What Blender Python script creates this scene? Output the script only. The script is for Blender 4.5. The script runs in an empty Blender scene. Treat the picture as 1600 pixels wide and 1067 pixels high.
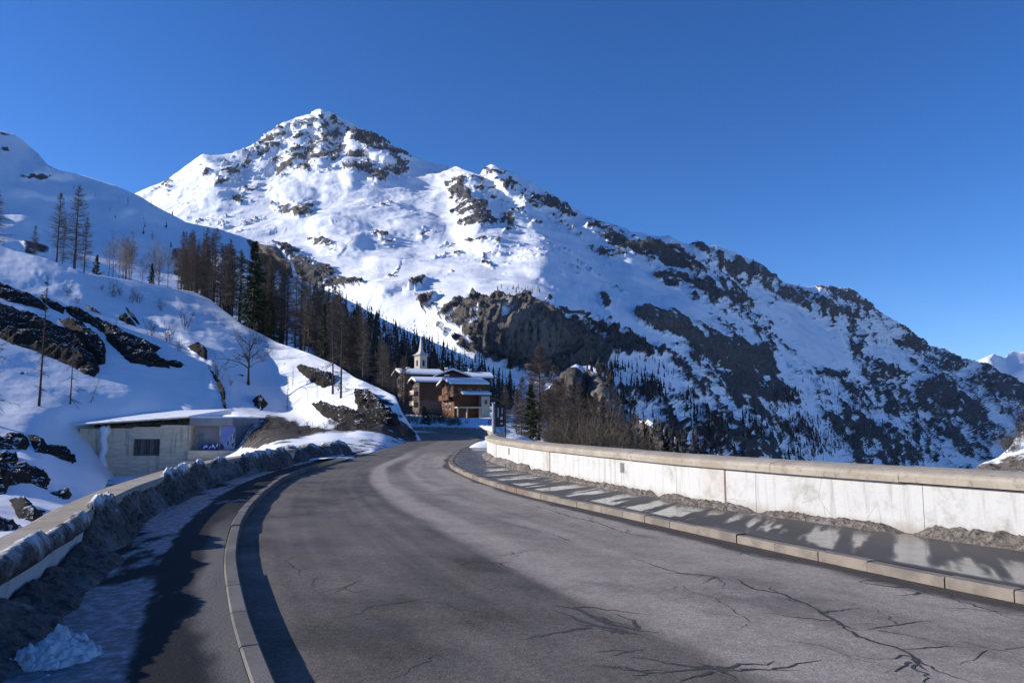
import bpy, bmesh, math, random
import numpy as np
from mathutils import Vector, Matrix

# ------------------------------------------------------------------ camera, light, exposure
SC = bpy.context.scene
COL = SC.collection
H = 1.68; F = 1150.0; CX = 800.0; CY = 533.5; HZ = 657.0
PITCH = math.atan((HZ - CY) / F)
cam = bpy.data.objects.new('camera', bpy.data.cameras.new('camera'))
COL.objects.link(cam); SC.camera = cam
cam.data.sensor_width = 36.0; cam.data.lens = 36.0 * F / 1600.0
cam.data.clip_start = 0.1; cam.data.clip_end = 60000.0
cam.location = (0, 0, H); cam.rotation_euler = (math.pi / 2 + PITCH, 0, 0)

SUN_EL = math.radians(20.5)
SUN_AZ = math.radians(-86.0)          # clockwise from +Y (view direction); -90 = due left
sx, sy, sz = math.cos(SUN_EL) * math.sin(SUN_AZ), math.cos(SUN_EL) * math.cos(SUN_AZ), math.sin(SUN_EL)
world = bpy.data.worlds.new('World'); SC.world = world; world.use_nodes = True
wn = world.node_tree.nodes; wl = world.node_tree.links
sky = wn.new('ShaderNodeTexSky'); sky.sky_type = 'NISHITA'; sky.sun_disc = False
sky.sun_elevation = SUN_EL; sky.sun_rotation = SUN_AZ
sky.altitude = 3000; sky.air_density = 1.0; sky.dust_density = 0.1; sky.ozone_density = 4.0
bg = wn['Background']; bg.inputs[1].default_value = 0.128
hs = wn.new('ShaderNodeHueSaturation'); hs.inputs['Hue'].default_value = 0.510; hs.inputs['Saturation'].default_value = 1.22; hs.inputs['Value'].default_value = 1.0
wl.new(sky.outputs[0], hs.inputs['Color']); wl.new(hs.outputs[0], bg.inputs[0])
sun = bpy.data.objects.new('sun', bpy.data.lights.new('sun', 'SUN')); COL.objects.link(sun)
sun.data.energy = 5.0; sun.data.angle = math.radians(0.5); sun.data.color = (1.0, 0.94, 0.85)
sun.rotation_euler = Vector((sx, sy, sz)).to_track_quat('Z', 'Y').to_euler()
vs = SC.view_settings
vs.view_transform = 'Standard'; vs.look = 'None'; vs.exposure = 0.50; vs.gamma = 1.0; vs.use_curve_mapping = False
SC.cycles.max_bounces = 5; SC.cycles.diffuse_bounces = 2; SC.cycles.glossy_bounces = 3
SC.cycles.transparent_max_bounces = 4; SC.cycles.use_denoising = True

RNG = random.Random(7)
NP = np.random.RandomState(11)

# ------------------------------------------------------------------ helpers: projection, noise, meshes
cp, sp = math.cos(PITCH), math.sin(PITCH)
def P(u, v, d):
    """world point seen at photo pixel (u,v) at forward distance d (arrays allowed)"""
    zc = -(np.asarray(v, float) - CY) / F
    yy = cp - sp * zc; zz = sp + cp * zc
    x = (np.asarray(u, float) - CX) / F
    return np.stack(np.broadcast_arrays(d * x / yy, d * np.ones_like(yy), H + d * zz / yy), -1)
def V(u, v, d): return Vector(P(u, v, d).tolist())
def zat(v, d): return float(P(800, v, d)[2])
def xat(u, v, d): return float(P(u, v, d)[0])

def vnoise(p, seed=0):
    with np.errstate(over='ignore'):
        i = np.floor(p); f = (p - i).astype(np.float32)
        i = i.astype(np.int32).astype(np.uint32)
        w = f * f * f * (f * (f * 6 - 15) + 10)
        K = (np.uint32(374761393), np.uint32(668265263), np.uint32(2246822519))
        hx = i[..., 0] * K[0] + np.uint32((seed * 3266489917) % 4294967296); hy = i[..., 1] * K[1]; hz = i[..., 2] * K[2]
        def corner(h):
            h = (h ^ (h >> np.uint32(13))) * np.uint32(1274126177)
            h = (h ^ (h >> np.uint32(15))) * np.uint32(2246822519)
            return (h >> np.uint32(8)).astype(np.float32)
        wx, wy, wz = w[..., 0], w[..., 1], w[..., 2]
        def lerp(a, b, t): return a + (b - a) * t
        c = {}
        for dx in (0, 1):
            for dy in (0, 1):
                hxy = hx + hy + np.uint32((dx * 374761393 + dy * 668265263) % 4294967296)
                a = corner(hxy + hz); b = corner(hxy + hz + K[2])
                c[dx, dy] = lerp(a, b, wz)
        r = lerp(lerp(c[0, 0], c[0, 1], wy), lerp(c[1, 0], c[1, 1], wy), wx)
        return r / np.float32(8388608.0) - np.float32(1.0)
ROT = np.array([[0.0, 0.8, 0.6], [-0.8, 0.36, -0.48], [-0.6, -0.48, 0.64]])
def fbm(p, oct=5, seed=0, gain=0.5, ridged=False):
    a = 1.0; s = 0; tot = 0
    p = np.asarray(p, float)
    for k in range(oct):
        n = vnoise(p, seed + k)
        if ridged: n = 1 - 2 * np.abs(n)
        s = s + a * n; tot += a; a *= gain
        p = p @ ROT.T * 2.03 + 17.3
    return s / tot
def smooth(a, b, x):
    t = np.clip((x - a) / (b - a), 0, 1); return t * t * (3 - 2 * t)

def mesh_np(name, v, faces, smooth_sh=True):
    v = np.ascontiguousarray(v, dtype=np.float32).reshape(-1, 3)
    me = bpy.data.meshes.new(name)
    me.vertices.add(len(v)); me.vertices.foreach_set('co', v.ravel())
    if not isinstance(faces, (list, tuple)): faces = [faces]
    faces = [np.asarray(f, np.int32) for f in faces if len(f)]
    idx = np.concatenate([f.ravel() for f in faces]); cnt = np.concatenate([np.full(len(f), f.shape[1], np.int32) for f in faces])
    me.loops.add(len(idx)); me.loops.foreach_set('vertex_index', idx)
    me.polygons.add(len(cnt))
    st = np.zeros(len(cnt), np.int32); st[1:] = np.cumsum(cnt)[:-1]
    me.polygons.foreach_set('loop_start', st)
    me.update(calc_edges=True)
    me.polygons.foreach_set('use_smooth', np.full(len(cnt), smooth_sh, bool))
    return me
def grid_faces(nr, nc):
    a = np.arange(nr * nc).reshape(nr, nc)
    return np.stack([a[:-1, :-1], a[:-1, 1:], a[1:, 1:], a[1:, :-1]], -1).reshape(-1, 4)
def attr(me, name, vals):
    at = me.attributes.new(name, 'FLOAT', 'POINT'); at.data.foreach_set('value', np.ascontiguousarray(vals, dtype=np.float32).ravel())

def tag(o, label=None, cat=None, group=None, kind=None):
    if label: o['label'] = label
    if cat: o['category'] = cat
    if group: o['group'] = group
    if kind: o['kind'] = kind
    return o
def link(name, me, mat=None, parent=None, loc=None):
    o = bpy.data.objects.new(name, me); COL.objects.link(o)
    if mat is not None and me is not None and not me.materials: me.materials.append(mat)
    if parent is not None: o.parent = parent
    if loc is not None: o.location = loc
    return o
def empty(name, loc=(0, 0, 0), rz=0.0):
    o = bpy.data.objects.new(name, None); COL.objects.link(o)
    o.location = loc; o.rotation_euler = (0, 0, rz); o.empty_display_size = 0.1
    return o

class MB:
    """collects simple shapes into one mesh"""
    def __init__(s): s.v = []; s.f = []
    def add(s, vs_, fs):
        n = len(s.v); s.v += [tuple(p) for p in vs_]; s.f += [tuple(i + n for i in f) for f in fs]; return s
    def box(s, x0, x1, y0, y1, z0, z1):
        return s.add([(x0,y0,z0),(x1,y0,z0),(x1,y1,z0),(x0,y1,z0),(x0,y0,z1),(x1,y0,z1),(x1,y1,z1),(x0,y1,z1)],
                     [(3,2,1,0),(4,5,6,7),(0,1,5,4),(1,2,6,5),(2,3,7,6),(3,0,4,7)])
    def prism(s, poly, a0, a1, axis='x'):
        """poly: list of 2-D points; extruded along axis"""
        n = len(poly)
        def mk(a, p):
            return (a, p[0], p[1]) if axis == 'x' else ((p[0], a, p[1]) if axis == 'y' else (p[0], p[1], a))
        vs_ = [mk(a0, p) for p in poly] + [mk(a1, p) for p in poly]
        fs = [tuple(range(n))[::-1], tuple(range(n, 2 * n))] + [(i, (i + 1) % n, n + (i + 1) % n, n + i) for i in range(n)]
        return s.add(vs_, fs)
    def tube(s, pts, rad, n=6, cap=True):
        pts = [Vector(p) for p in pts]; rings = []
        for i, p in enumerate(pts):
            t = (pts[min(i + 1, len(pts) - 1)] - pts[max(i - 1, 0)]).normalized()
            a = t.orthogonal().normalized() if abs(t.z) < 0.9 else Vector((1, 0, 0)).cross(t).normalized()
            b = t.cross(a); r = rad[i] if hasattr(rad, '__len__') else rad
            rings.append([p + (a * math.cos(q) + b * math.sin(q)) * r for q in [2 * math.pi * k / n for k in range(n)]])
        vs_ = [q for r in rings for q in r]
        fs = [(i * n + k, i * n + (k + 1) % n, (i + 1) * n + (k + 1) % n, (i + 1) * n + k) for i in range(len(pts) - 1) for k in range(n)]
        if cap: fs += [tuple(range(n))[::-1], tuple(range((len(pts) - 1) * n, len(pts) * n))]
        return s.add(vs_, fs)
    def mesh(s, name, smooth_sh=False):
        me = bpy.data.meshes.new(name); me.from_pydata(s.v, [], s.f); me.update()
        if smooth_sh: me.polygons.foreach_set('use_smooth', np.ones(len(me.polygons), bool))
        return me
    def build(s, name, mat, parent=None, loc=None, smooth_sh=False, bevel=0.0):
        me = s.mesh(name, smooth_sh)
        if bevel:
            bm = bmesh.new(); bm.from_mesh(me); bmesh.ops.recalc_face_normals(bm, faces=bm.faces)
            bmesh.ops.bevel(bm, geom=list(bm.edges), offset=bevel, segments=1, affect='EDGES', profile=0.5, clamp_overlap=True)
            bm.to_mesh(me); bm.free()
        return link(name, me, mat, parent, loc)

# ------------------------------------------------------------------ materials
class NT:
    def __init__(s, name):
        s.m = bpy.data.materials.new(name); s.m.use_nodes = True
        s.n = s.m.node_tree.nodes; s.l = s.m.node_tree.links; s.b = s.n['Principled BSDF']
        s.b.inputs['Specular IOR Level'].default_value = 0.3
    def pos(s, obj=False):
        if obj: return s.n.new('ShaderNodeTexCoord').outputs['Object']
        return s.n.new('ShaderNodeNewGeometry').outputs['Position']
    def vec(s, src, scale):
        m = s.n.new('ShaderNodeMapping'); s.l.new(src, m.inputs[0]); m.inputs['Scale'].default_value = scale; return m.outputs[0]
    def noise(s, src, scale, detail=4, rough=0.6, dist=0.0):
        t = s.n.new('ShaderNodeTexNoise'); s.l.new(src, t.inputs['Vector'])
        t.inputs['Scale'].default_value = scale; t.inputs['Detail'].default_value = detail
        t.inputs['Roughness'].default_value = rough; t.inputs['Distortion'].default_value = dist
        return t.outputs[0]
    def voro(s, src, scale, feature='F1'):
        t = s.n.new('ShaderNodeTexVoronoi'); s.l.new(src, t.inputs['Vector']); t.feature = feature
        t.inputs['Scale'].default_value = scale; return t.outputs[0]
    def attr(s, name):
        a = s.n.new('ShaderNodeAttribute'); a.attribute_name = name; return a.outputs['Fac']
    def math(s, op, a, b=None, clamp=False):
        m = s.n.new('ShaderNodeMath'); m.operation = op; m.use_clamp = clamp
        for i, q in enumerate((a, b)):
            if q is None: continue
            if isinstance(q, (int, float)): m.inputs[i].default_value = q
            else: s.l.new(q, m.inputs[i])
        return m.outputs[0]
    def ramp(s, src, lo, hi, a=0.0, b=1.0):
        m = s.n.new('ShaderNodeMapRange'); m.interpolation_type = 'SMOOTHSTEP'; s.l.new(src, m.inputs[0])
        for i, q in zip((1, 2, 3, 4), (lo, hi, a, b)): m.inputs[i].default_value = q
        return m.outputs[0]
    def mix(s, fac, a, b):
        m = s.n.new('ShaderNodeMix'); m.data_type = 'RGBA'
        if isinstance(fac, (int, float)): m.inputs[0].default_value = fac
        else: s.l.new(fac, m.inputs[0])
        for i, q in ((6, a), (7, b)):
            if isinstance(q, tuple): m.inputs[i].default_value = (*q[:3], 1)
            else: s.l.new(q, m.inputs[i])
        return m.outputs[2]
    def mul(s, col, fac):
        m = s.n.new('ShaderNodeMix'); m.data_type = 'RGBA'; m.blend_type = 'MULTIPLY'; m.inputs[0].default_value = 1.0
        s.l.new(col, m.inputs[6]); s.l.new(fac, m.inputs[7]); return m.outputs[2]
    def col(s, c):
        if isinstance(c, tuple): s.b.inputs['Base Color'].default_value = (*c[:3], 1)
        else: s.l.new(c, s.b.inputs['Base Color'])
        return s
    def rough(s, r):
        if isinstance(r, (int, float)): s.b.inputs['Roughness'].default_value = r
        else: s.l.new(r, s.b.inputs['Roughness'])
        return s
    def spec(s, v):
        if isinstance(v, (int, float)): s.b.inputs['Specular IOR Level'].default_value = v
        else: s.l.new(v, s.b.inputs['Specular IOR Level'])
        return s
    def bump(s, src, strength=0.5, dist=0.05):
        b = s.n.new('ShaderNodeBump'); s.l.new(src, b.inputs['Height'])
        if isinstance(strength, (int, float)): b.inputs['Strength'].default_value = strength
        else: s.l.new(strength, b.inputs['Strength'])
        b.inputs['Distance'].default_value = dist
        s.l.new(b.outputs[0], s.b.inputs['Normal']); return s

def simple(name, c1, c2=None, scale=3.0, rough=0.8, bump=0.0, bscale=20.0, bdist=0.02, obj=False, lo=0.35, hi=0.65, stretch=None):
    t = NT(name); p = t.pos(obj)
    if stretch: p = t.vec(p, stretch)
    if c2: t.col(t.mix(t.ramp(t.noise(p, scale, 5), lo, hi), c1, c2))
    else: t.col(c1)
    t.rough(rough)
    if bump: t.bump(t.noise(p, bscale, 5), bump, bdist)
    return t.m

SNOW = (0.80, 0.82, 0.86)
def mountain_material(name, rocks, nscale, bscale, bdist, warm=(0.28, 0.235, 0.19)):
    t = NT(name); p = t.pos()
    n = t.noise(p, nscale, 8, 0.78)
    m = t.math('ADD', t.attr('rock'), t.math('MULTIPLY', t.math('SUBTRACT', n, 0.5), 0.7))
    m = t.ramp(m, 0.44, 0.56)
    c = t.mix(t.ramp(t.noise(p, nscale * 2.2, 5, 0.7), 0.3, 0.7), rocks[0], rocks[1])
    c = t.mix(t.attr('warm'), c, warm)
    c = t.mix(t.ramp(t.noise(t.vec(p, (1, 1, 0.25)), nscale * 4, 4, 0.7), 0.45, 0.7), c, rocks[2])
    dm = t.ramp(t.math('ADD', t.attr('dirt'), t.math('MULTIPLY', t.math('SUBTRACT', t.noise(p, nscale * 3.5, 6, 0.75), 0.5), 1.1)), 0.35, 0.62)
    dc = t.mix(t.ramp(t.noise(p, nscale * 8, 5, 0.75), 0.35, 0.65), (0.03, 0.025, 0.022), (0.085, 0.07, 0.058))
    snow = t.mix(dm, SNOW, dc)
    t.col(t.mix(m, snow, c)).rough(0.75).spec(0.15)
    bs = t.noise(p, bscale, 6, 0.7)
    st = t.math('ADD', t.math('MULTIPLY', m, 0.9), 0.10)
    t.bump(bs, st, bdist)
    return t.m
ROCKS = ((0.056, 0.054, 0.058), (0.128, 0.120, 0.118), (0.028, 0.028, 0.031))
MAT = {}
MAT['mountain'] = mountain_material('mountain_rock_and_snow', ROCKS, 0.05, 0.07, 16.0)
MAT['hill'] = mountain_material('hill_rock_and_snow', ROCKS, 0.12, 0.3, 3.0)
MAT['slope'] = mountain_material('hillside_snow', ((0.030, 0.028, 0.028), (0.07, 0.062, 0.055), (0.016, 0.015, 0.016)), 0.9, 2.2, 0.18)
MAT['snow'] = simple('snow', SNOW, (0.74, 0.76, 0.80), 1.5, 0.7, 0.25, 6.0, 0.06)
MAT['roof_snow'] = simple('roof_snow', SNOW, (0.76, 0.78, 0.82), 0.8, 0.7, 0.3, 3.0, 0.08, obj=True)
MAT['bark'] = simple('larch_bark', (0.055, 0.042, 0.034), (0.10, 0.08, 0.065), 6, 0.9, 0.5, 20, 0.02, obj=True, stretch=(1, 1, 0.2))
MAT['twig'] = simple('larch_twigs', (0.085, 0.066, 0.052), (0.15, 0.115, 0.088), 2, 0.9, obj=True)
MAT['twig_red'] = simple('birch_twigs', (0.12, 0.07, 0.06), (0.17, 0.11, 0.09), 2, 0.9, obj=True)
MAT['twig_dark'] = simple('dark_twigs', (0.035, 0.027, 0.026), (0.06, 0.048, 0.044), 2, 0.9, obj=True)
MAT['pale_bark'] = simple('birch_bark', (0.35, 0.31, 0.25), (0.18, 0.15, 0.12), 5, 0.85, obj=True)
MAT['needle'] = simple('spruce_needles', (0.016, 0.030, 0.014), (0.040, 0.060, 0.022), 1.2, 0.8, obj=True)
MAT['needle_yellow'] = simple('pine_needles', (0.035, 0.050, 0.016), (0.075, 0.085, 0.028), 2.0, 0.8, obj=True)
MAT['larch_far'] = simple('far_larch_twigs', (0.040, 0.033, 0.030), (0.075, 0.060, 0.050), 0.1, 0.9)
MAT['needle_far'] = simple('far_forest_needles', (0.014, 0.018, 0.016), (0.040, 0.034, 0.028), 0.05, 0.9)

# ------------------------------------------------------------------ terrain layers
def tps(pts, vals, reg=1e-3):
    pts = np.asarray(pts, float); n = len(pts)
    def K(a, b):
        d2 = ((a[:, None, :] - b[None, :, :]) ** 2).sum(-1)
        return 0.5 * d2 * np.log(d2 + 1e-12)
    A = np.zeros((n + 3, n + 3)); A[:n, :n] = K(pts, pts) + reg * np.eye(n)
    A[:n, n] = 1; A[:n, n + 1:] = pts; A[n, :n] = 1; A[n + 1:, :n] = pts.T
    w = np.linalg.solve(A, np.concatenate([vals, np.zeros(3)]))
    def f(q):
        q = np.asarray(q, float); sh = q.shape[:-1]; q = q.reshape(-1, 2); out = np.empty(len(q))
        for i in range(0, len(q), 40000):
            c = q[i:i + 40000]; out[i:i + 40000] = K(c, pts) @ w[:n] + w[n] + c @ w[n + 1:]
        return out.reshape(sh)
    return f

def seg_dist(U, Vv, pts):
    """distance to polyline, signed side (+ = right of travel in image), and fraction along it"""
    best = np.full(U.shape, 1e9); side = np.zeros(U.shape); frac = np.zeros(U.shape)
    pts = np.asarray(pts, float); L = np.r_[0, np.cumsum(np.hypot(*np.diff(pts, axis=0).T))]
    for i in range(len(pts) - 1):
        a, b = pts[i], pts[i + 1]; e = b - a; l2 = (e ** 2).sum()
        t = np.clip(((U - a[0]) * e[0] + (Vv - a[1]) * e[1]) / l2, 0, 1)
        dx, dy = U - a[0] - t * e[0], Vv - a[1] - t * e[1]; d = np.hypot(dx, dy)
        m = d < best
        best = np.where(m, d, best); side = np.where(m, np.sign(e[0] * dy - e[1] * dx), side)
        frac = np.where(m, (L[i] + t * math.sqrt(l2)) / L[-1], frac)
    return best, side, frac
def poly_soft(U, Vv, poly, soft):
    """1 inside, falling to 0 at soft px outside / rising through 0.5 at the outline"""
    poly = np.asarray(poly, float); n = len(poly); full = np.zeros(U.shape)
    win = (U > poly[:, 0].min() - soft) & (U < poly[:, 0].max() + soft) & (Vv > poly[:, 1].min() - soft) & (Vv < poly[:, 1].max() + soft)
    U = U[win]; Vv = Vv[win]; ins = np.zeros(U.shape, bool)
    if not len(U): return full
    for i in range(n):
        a, b = poly[i], poly[(i + 1) % n]
        c = (a[1] > Vv) != (b[1] > Vv)
        with np.errstate(divide='ignore', invalid='ignore'):
            xi = (b[0] - a[0]) * (Vv - a[1]) / (b[1] - a[1] + 1e-12) + a[0]
        ins ^= c & (U < xi)
    d, _, _ = seg_dist(U, Vv, np.vstack([poly, poly[:1]]))
    sd = np.where(ins, d, -d)
    full[win] = smooth(-soft, soft, sd); return full

class Layer:
    def __init__(s, name, mat, crest, bottom, ctrl, u0, u1, nu, nt, scale=300., ridges=(), disp=None, rockf=None, back=(14, 0.035, 0.6), tpow=1.0, crest_fade=0.06, turn=None):
        s.u = np.linspace(u0, u1, nu); s.t = np.linspace(0, 1, nt) ** tpow
        cr = np.asarray(crest, float); bo = np.asarray(bottom, float)
        s.vc = np.interp(s.u, cr[:, 0], cr[:, 1]); s.vb = np.interp(s.u, bo[:, 0], bo[:, 1])
        U = np.broadcast_to(s.u, (nt, nu)); Vv = s.vb + (s.vc - s.vb) * s.t[:, None]
        c = np.array(ctrl, float)
        if turn is not None: c[:, 2] *= turn(c[:, 0])
        s.f = tps(c[:, :2] / scale, np.log(c[:, 2])); s.scale = scale
        gu = np.linspace(u0, u1, 300); gv = np.linspace(Vv.min(), Vv.max(), 220)
        lc = s.f(np.stack(np.meshgrid(gu, gv), -1) / scale)
        fu = (U - gu[0]) / (gu[1] - gu[0]); fv = (Vv - gv[0]) / (gv[1] - gv[0])
        iu = np.clip(fu.astype(int), 0, 298); iv = np.clip(fv.astype(int), 0, 218); fu = fu - iu; fv = fv - iv
        ld = (lc[iv, iu] * (1 - fu) + lc[iv, iu + 1] * fu) * (1 - fv) + (lc[iv + 1, iu] * (1 - fu) + lc[iv + 1, iu + 1] * fu) * fv
        for (pts, A, wl_, wr_) in ridges:
            pa = np.asarray(pts, float); mw = max(wl_, wr_)
            c0, c1 = np.searchsorted(s.u, [pa[:, 0].min() - mw * 1.35, pa[:, 0].max() + mw * 1.35])
            if c1 - c0 < 2: continue
            sub = (slice(None), slice(c0, c1))
            wq = np.stack([U[sub] / 26, Vv[sub] / 26, 0 * U[sub]], -1)
            d, side, fr = seg_dist(U[sub] + 7 * fbm(wq, 3, 15) * mw / 40, Vv[sub] + 7 * fbm(wq, 3, 16) * mw / 40, pts)
            mid = 0.5 * (wl_ + wr_); w = mid + (np.where(side > 0, wr_, wl_) - mid) * smooth(0, 0.18, fr) * smooth(0, 0.18, 1 - fr)
            top = abs(pa[0, 1] - np.interp(pa[0, 0], s.u, s.vc)) < 8
            ld[sub] = ld[sub] - A * smooth(0, 1, np.clip(1 - d / w, 0, 1)) * (1.15 if top else 1.35) * smooth(0, 0.05 if top else 0.35, fr + (0.03 if top else 0)) * smooth(0, 0.35, 1 - fr)
        pos = P(U, Vv, np.exp(ld))
        du = np.gradient(pos, axis=1); dv = np.gradient(pos, axis=0)
        nrm = np.cross(du, dv); nrm /= np.linalg.norm(nrm, axis=-1, keepdims=True) + 1e-12
        rock = np.zeros(U.shape); warm = np.zeros(U.shape); dirt = np.zeros(U.shape)
        if rockf: rock, warm, dirt = rockf(U, Vv, pos, nrm)
        if disp: 
            fade = 1 - (1 - 0.35) * smooth(1 - crest_fade, 1, s.t)[:, None]
            pos = pos + nrm * (disp(U, Vv, pos, nrm, rock) * fade)[..., None]
            du = np.gradient(pos, axis=1); dv = np.gradient(pos, axis=0)
            n2 = np.cross(du, dv); n2 /= np.linalg.norm(n2, axis=-1, keepdims=True) + 1e-12
            s.n2 = n2
        s.pos = pos; s.nt, s.nu = nt, nu
        # far side of the crest
        nb, st, dr = back; last = pos[-1]; dd = last[:, 1]
        rows = [pos]
        for k in range(1, nb + 1):
            q = last.copy(); g = 1 + st * k; q[:, 0] *= g; q[:, 1] *= g
            q[:, 2] = last[:, 2] - dr * dd * st * k
            rows.append(q[None] + (fbm(q[None] / (dd.mean() * 0.05), 3, 5) * dd.mean() * 0.004)[..., None] * np.array([0, 0, 1.0]))
        allp = np.concatenate(rows, 0)
        ext = lambda a: np.concatenate([a, np.repeat(a[-1:], nb, 0)], 0)
        me = mesh_np(name, allp, grid_faces(nt + nb, nu))
        attr(me, 'rock', ext(rock)); attr(me, 'warm', ext(warm)); attr(me, 'dirt', ext(dirt))
        s.o = tag(link(name, me, mat), kind='structure')
        s.vcf = lambda u: np.interp(u, s.u, s.vc)
    def at(s, u, v):
        """displaced surface point nearest to pixel"""
        c = (u - s.u[0]) / (s.u[-1] - s.u[0]) * (s.nu - 1); c0 = int(min(max(c, 0), s.nu - 1.001))
        vb, vc = s.vb[c0], s.vc[c0]
        tt = min(max((v - vb) / (vc - vb), 0), 1)
        r = int(np.searchsorted(s.t, tt)); r = min(max(r, 0), s.nt - 1)
        return Vector(s.pos[r, c0].tolist())

# --- far-off range at the right edge
Layer('distant_peaks', MAT['mountain'],
      [(1380, 600), (1490, 575), (1520, 566), (1536, 560), (1552, 553), (1562, 556), (1570, 560), (1580, 549), (1592, 552), (1606, 551), (1640, 535), (1700, 560), (1800, 545), (1950, 590)],
      [(1380, 690), (1950, 690)],
      [(1380, 600, 12000), (1552, 553, 11000), (1580, 549, 12600), (1600, 560, 11800), (1700, 560, 12500), (1950, 590, 13000),
       (1380, 690, 9500), (1600, 690, 9500), (1950, 690, 9500), (1600, 620, 10400)], 1380, 1950, 200, 60,
      ridges=[([(1552, 553), (1575, 585), (1600, 610)], 0.03, 30, 30), ([(1580, 549), (1610, 590)], 0.03, 20, 30)],
      disp=lambda U, Vv, p, n, r: 60 * fbm(p / 900, 5, 3, ridged=True),
      rockf=lambda U, Vv, p, n: (0.18 + 0.3 * fbm(p / 500, 4, 9), 0 * U, 0 * U))

# --- the great mountain
MC = [(-200, 420), (100, 345), (180, 320), (215, 302), (235, 293), (262, 281), (290, 262), (318, 243), (332, 246), (345, 245), (370, 240), (400, 225), (425, 205), (445, 193), (462, 183),
      (484, 179), (492, 171), (500, 169), (512, 173), (530, 180), (555, 192), (580, 207), (610, 225), (640, 243), (670, 255), (690, 259), (715, 263), (738, 270), (750, 274), (757, 264), (768, 258),
      (780, 262), (800, 271), (830, 287), (855, 300), (885, 318), (912, 336), (925, 339), (945, 347), (975, 357), (986, 364), (1000, 367), (1030, 372), (1045, 370), (1062, 379), (1074, 384), (1090, 377), (1105, 386),
      (1118, 383), (1140, 392), (1160, 402), (1182, 413), (1205, 428), (1224, 442), (1250, 446), (1268, 449), (1280, 446), (1300, 449), (1325, 452), (1345, 465), (1362, 478), (1390, 497), (1420, 520),
      (1450, 540), (1480, 550), (1500, 560), (1530, 567), (1545, 568), (1560, 580), (1600, 602), (1700, 640), (1900, 690)]
MD = [(-200, 420, 3200), (215, 302, 3600), (318, 243, 3700), (400, 225, 4000), (497, 169, 4300), (580, 207, 4200), (690, 259, 3700), (768, 258, 3300), (855, 300, 3150), (925, 339, 2950), (1045, 370, 3000), (1118, 383, 3100),
      (1224, 442, 3350), (1325, 452, 3500), (1420, 520, 3900), (1530, 567, 4500), (1600, 602, 4900), (1900, 690, 6200),
      (300, 310, 3000), (300, 350, 2500), (100, 420, 2300), (420, 300, 3100), (420, 350, 2350), (420, 385, 1900), (420, 440, 1500), (497, 250, 3400), (497, 300, 2850), (497, 345, 2300), (497, 385, 1850), (497, 440, 1400), (497, 490, 1200),
      (600, 250, 3450), (600, 300, 2800), (600, 350, 2200), (600, 400, 1650), (590, 440, 1250), (600, 480, 1080), (600, 560, 950), (700, 300, 2850), (700, 350, 2300), (700, 400, 1700), (700, 430, 1350), (700, 470, 1010), (690, 520, 930), (700, 600, 840),
      (780, 300, 2800), (780, 350, 2200), (780, 400, 1650), (780, 440, 1220), (780, 470, 960), (780, 480, 930), (790, 560, 890), (800, 620, 850), (860, 350, 2550), (862, 400, 1650), (862, 440, 1230), (862, 480, 985), (870, 495, 945), (880, 560, 900), (890, 620, 840),
      (930, 400, 2150), (930, 440, 1600), (930, 500, 1120), (950, 545, 1000), (950, 600, 880), (930, 700, 720), (1000, 420, 2150), (1000, 480, 1380), (1010, 530, 1190), (1050, 440, 2150), (1050, 490, 1480), (1060, 530, 1330), (1050, 600, 1080), (1050, 715, 830),
      (1130, 440, 2500), (1130, 500, 1900), (1150, 560, 1600), (1150, 640, 1300), (1150, 720, 1020), (1220, 490, 2750), (1220, 540, 2250), (1220, 600, 1800), (1220, 660, 1500), (1220, 720, 1260), (1360, 540, 3050), (1360, 600, 2600), (1360, 660, 2200), (1360, 720, 1850),
      (1500, 600, 3800), (1500, 650, 3200), (1500, 720, 2600), (1600, 650, 4200), (1600, 720, 3400), (1900, 760, 4500), (700, 700, 720), (500, 600, 900), (1050, 800, 700), (1360, 800, 1500), (1600, 800, 2600), (300, 450, 1500), (800, 760, 650), (-200, 520, 1800)]
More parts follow.
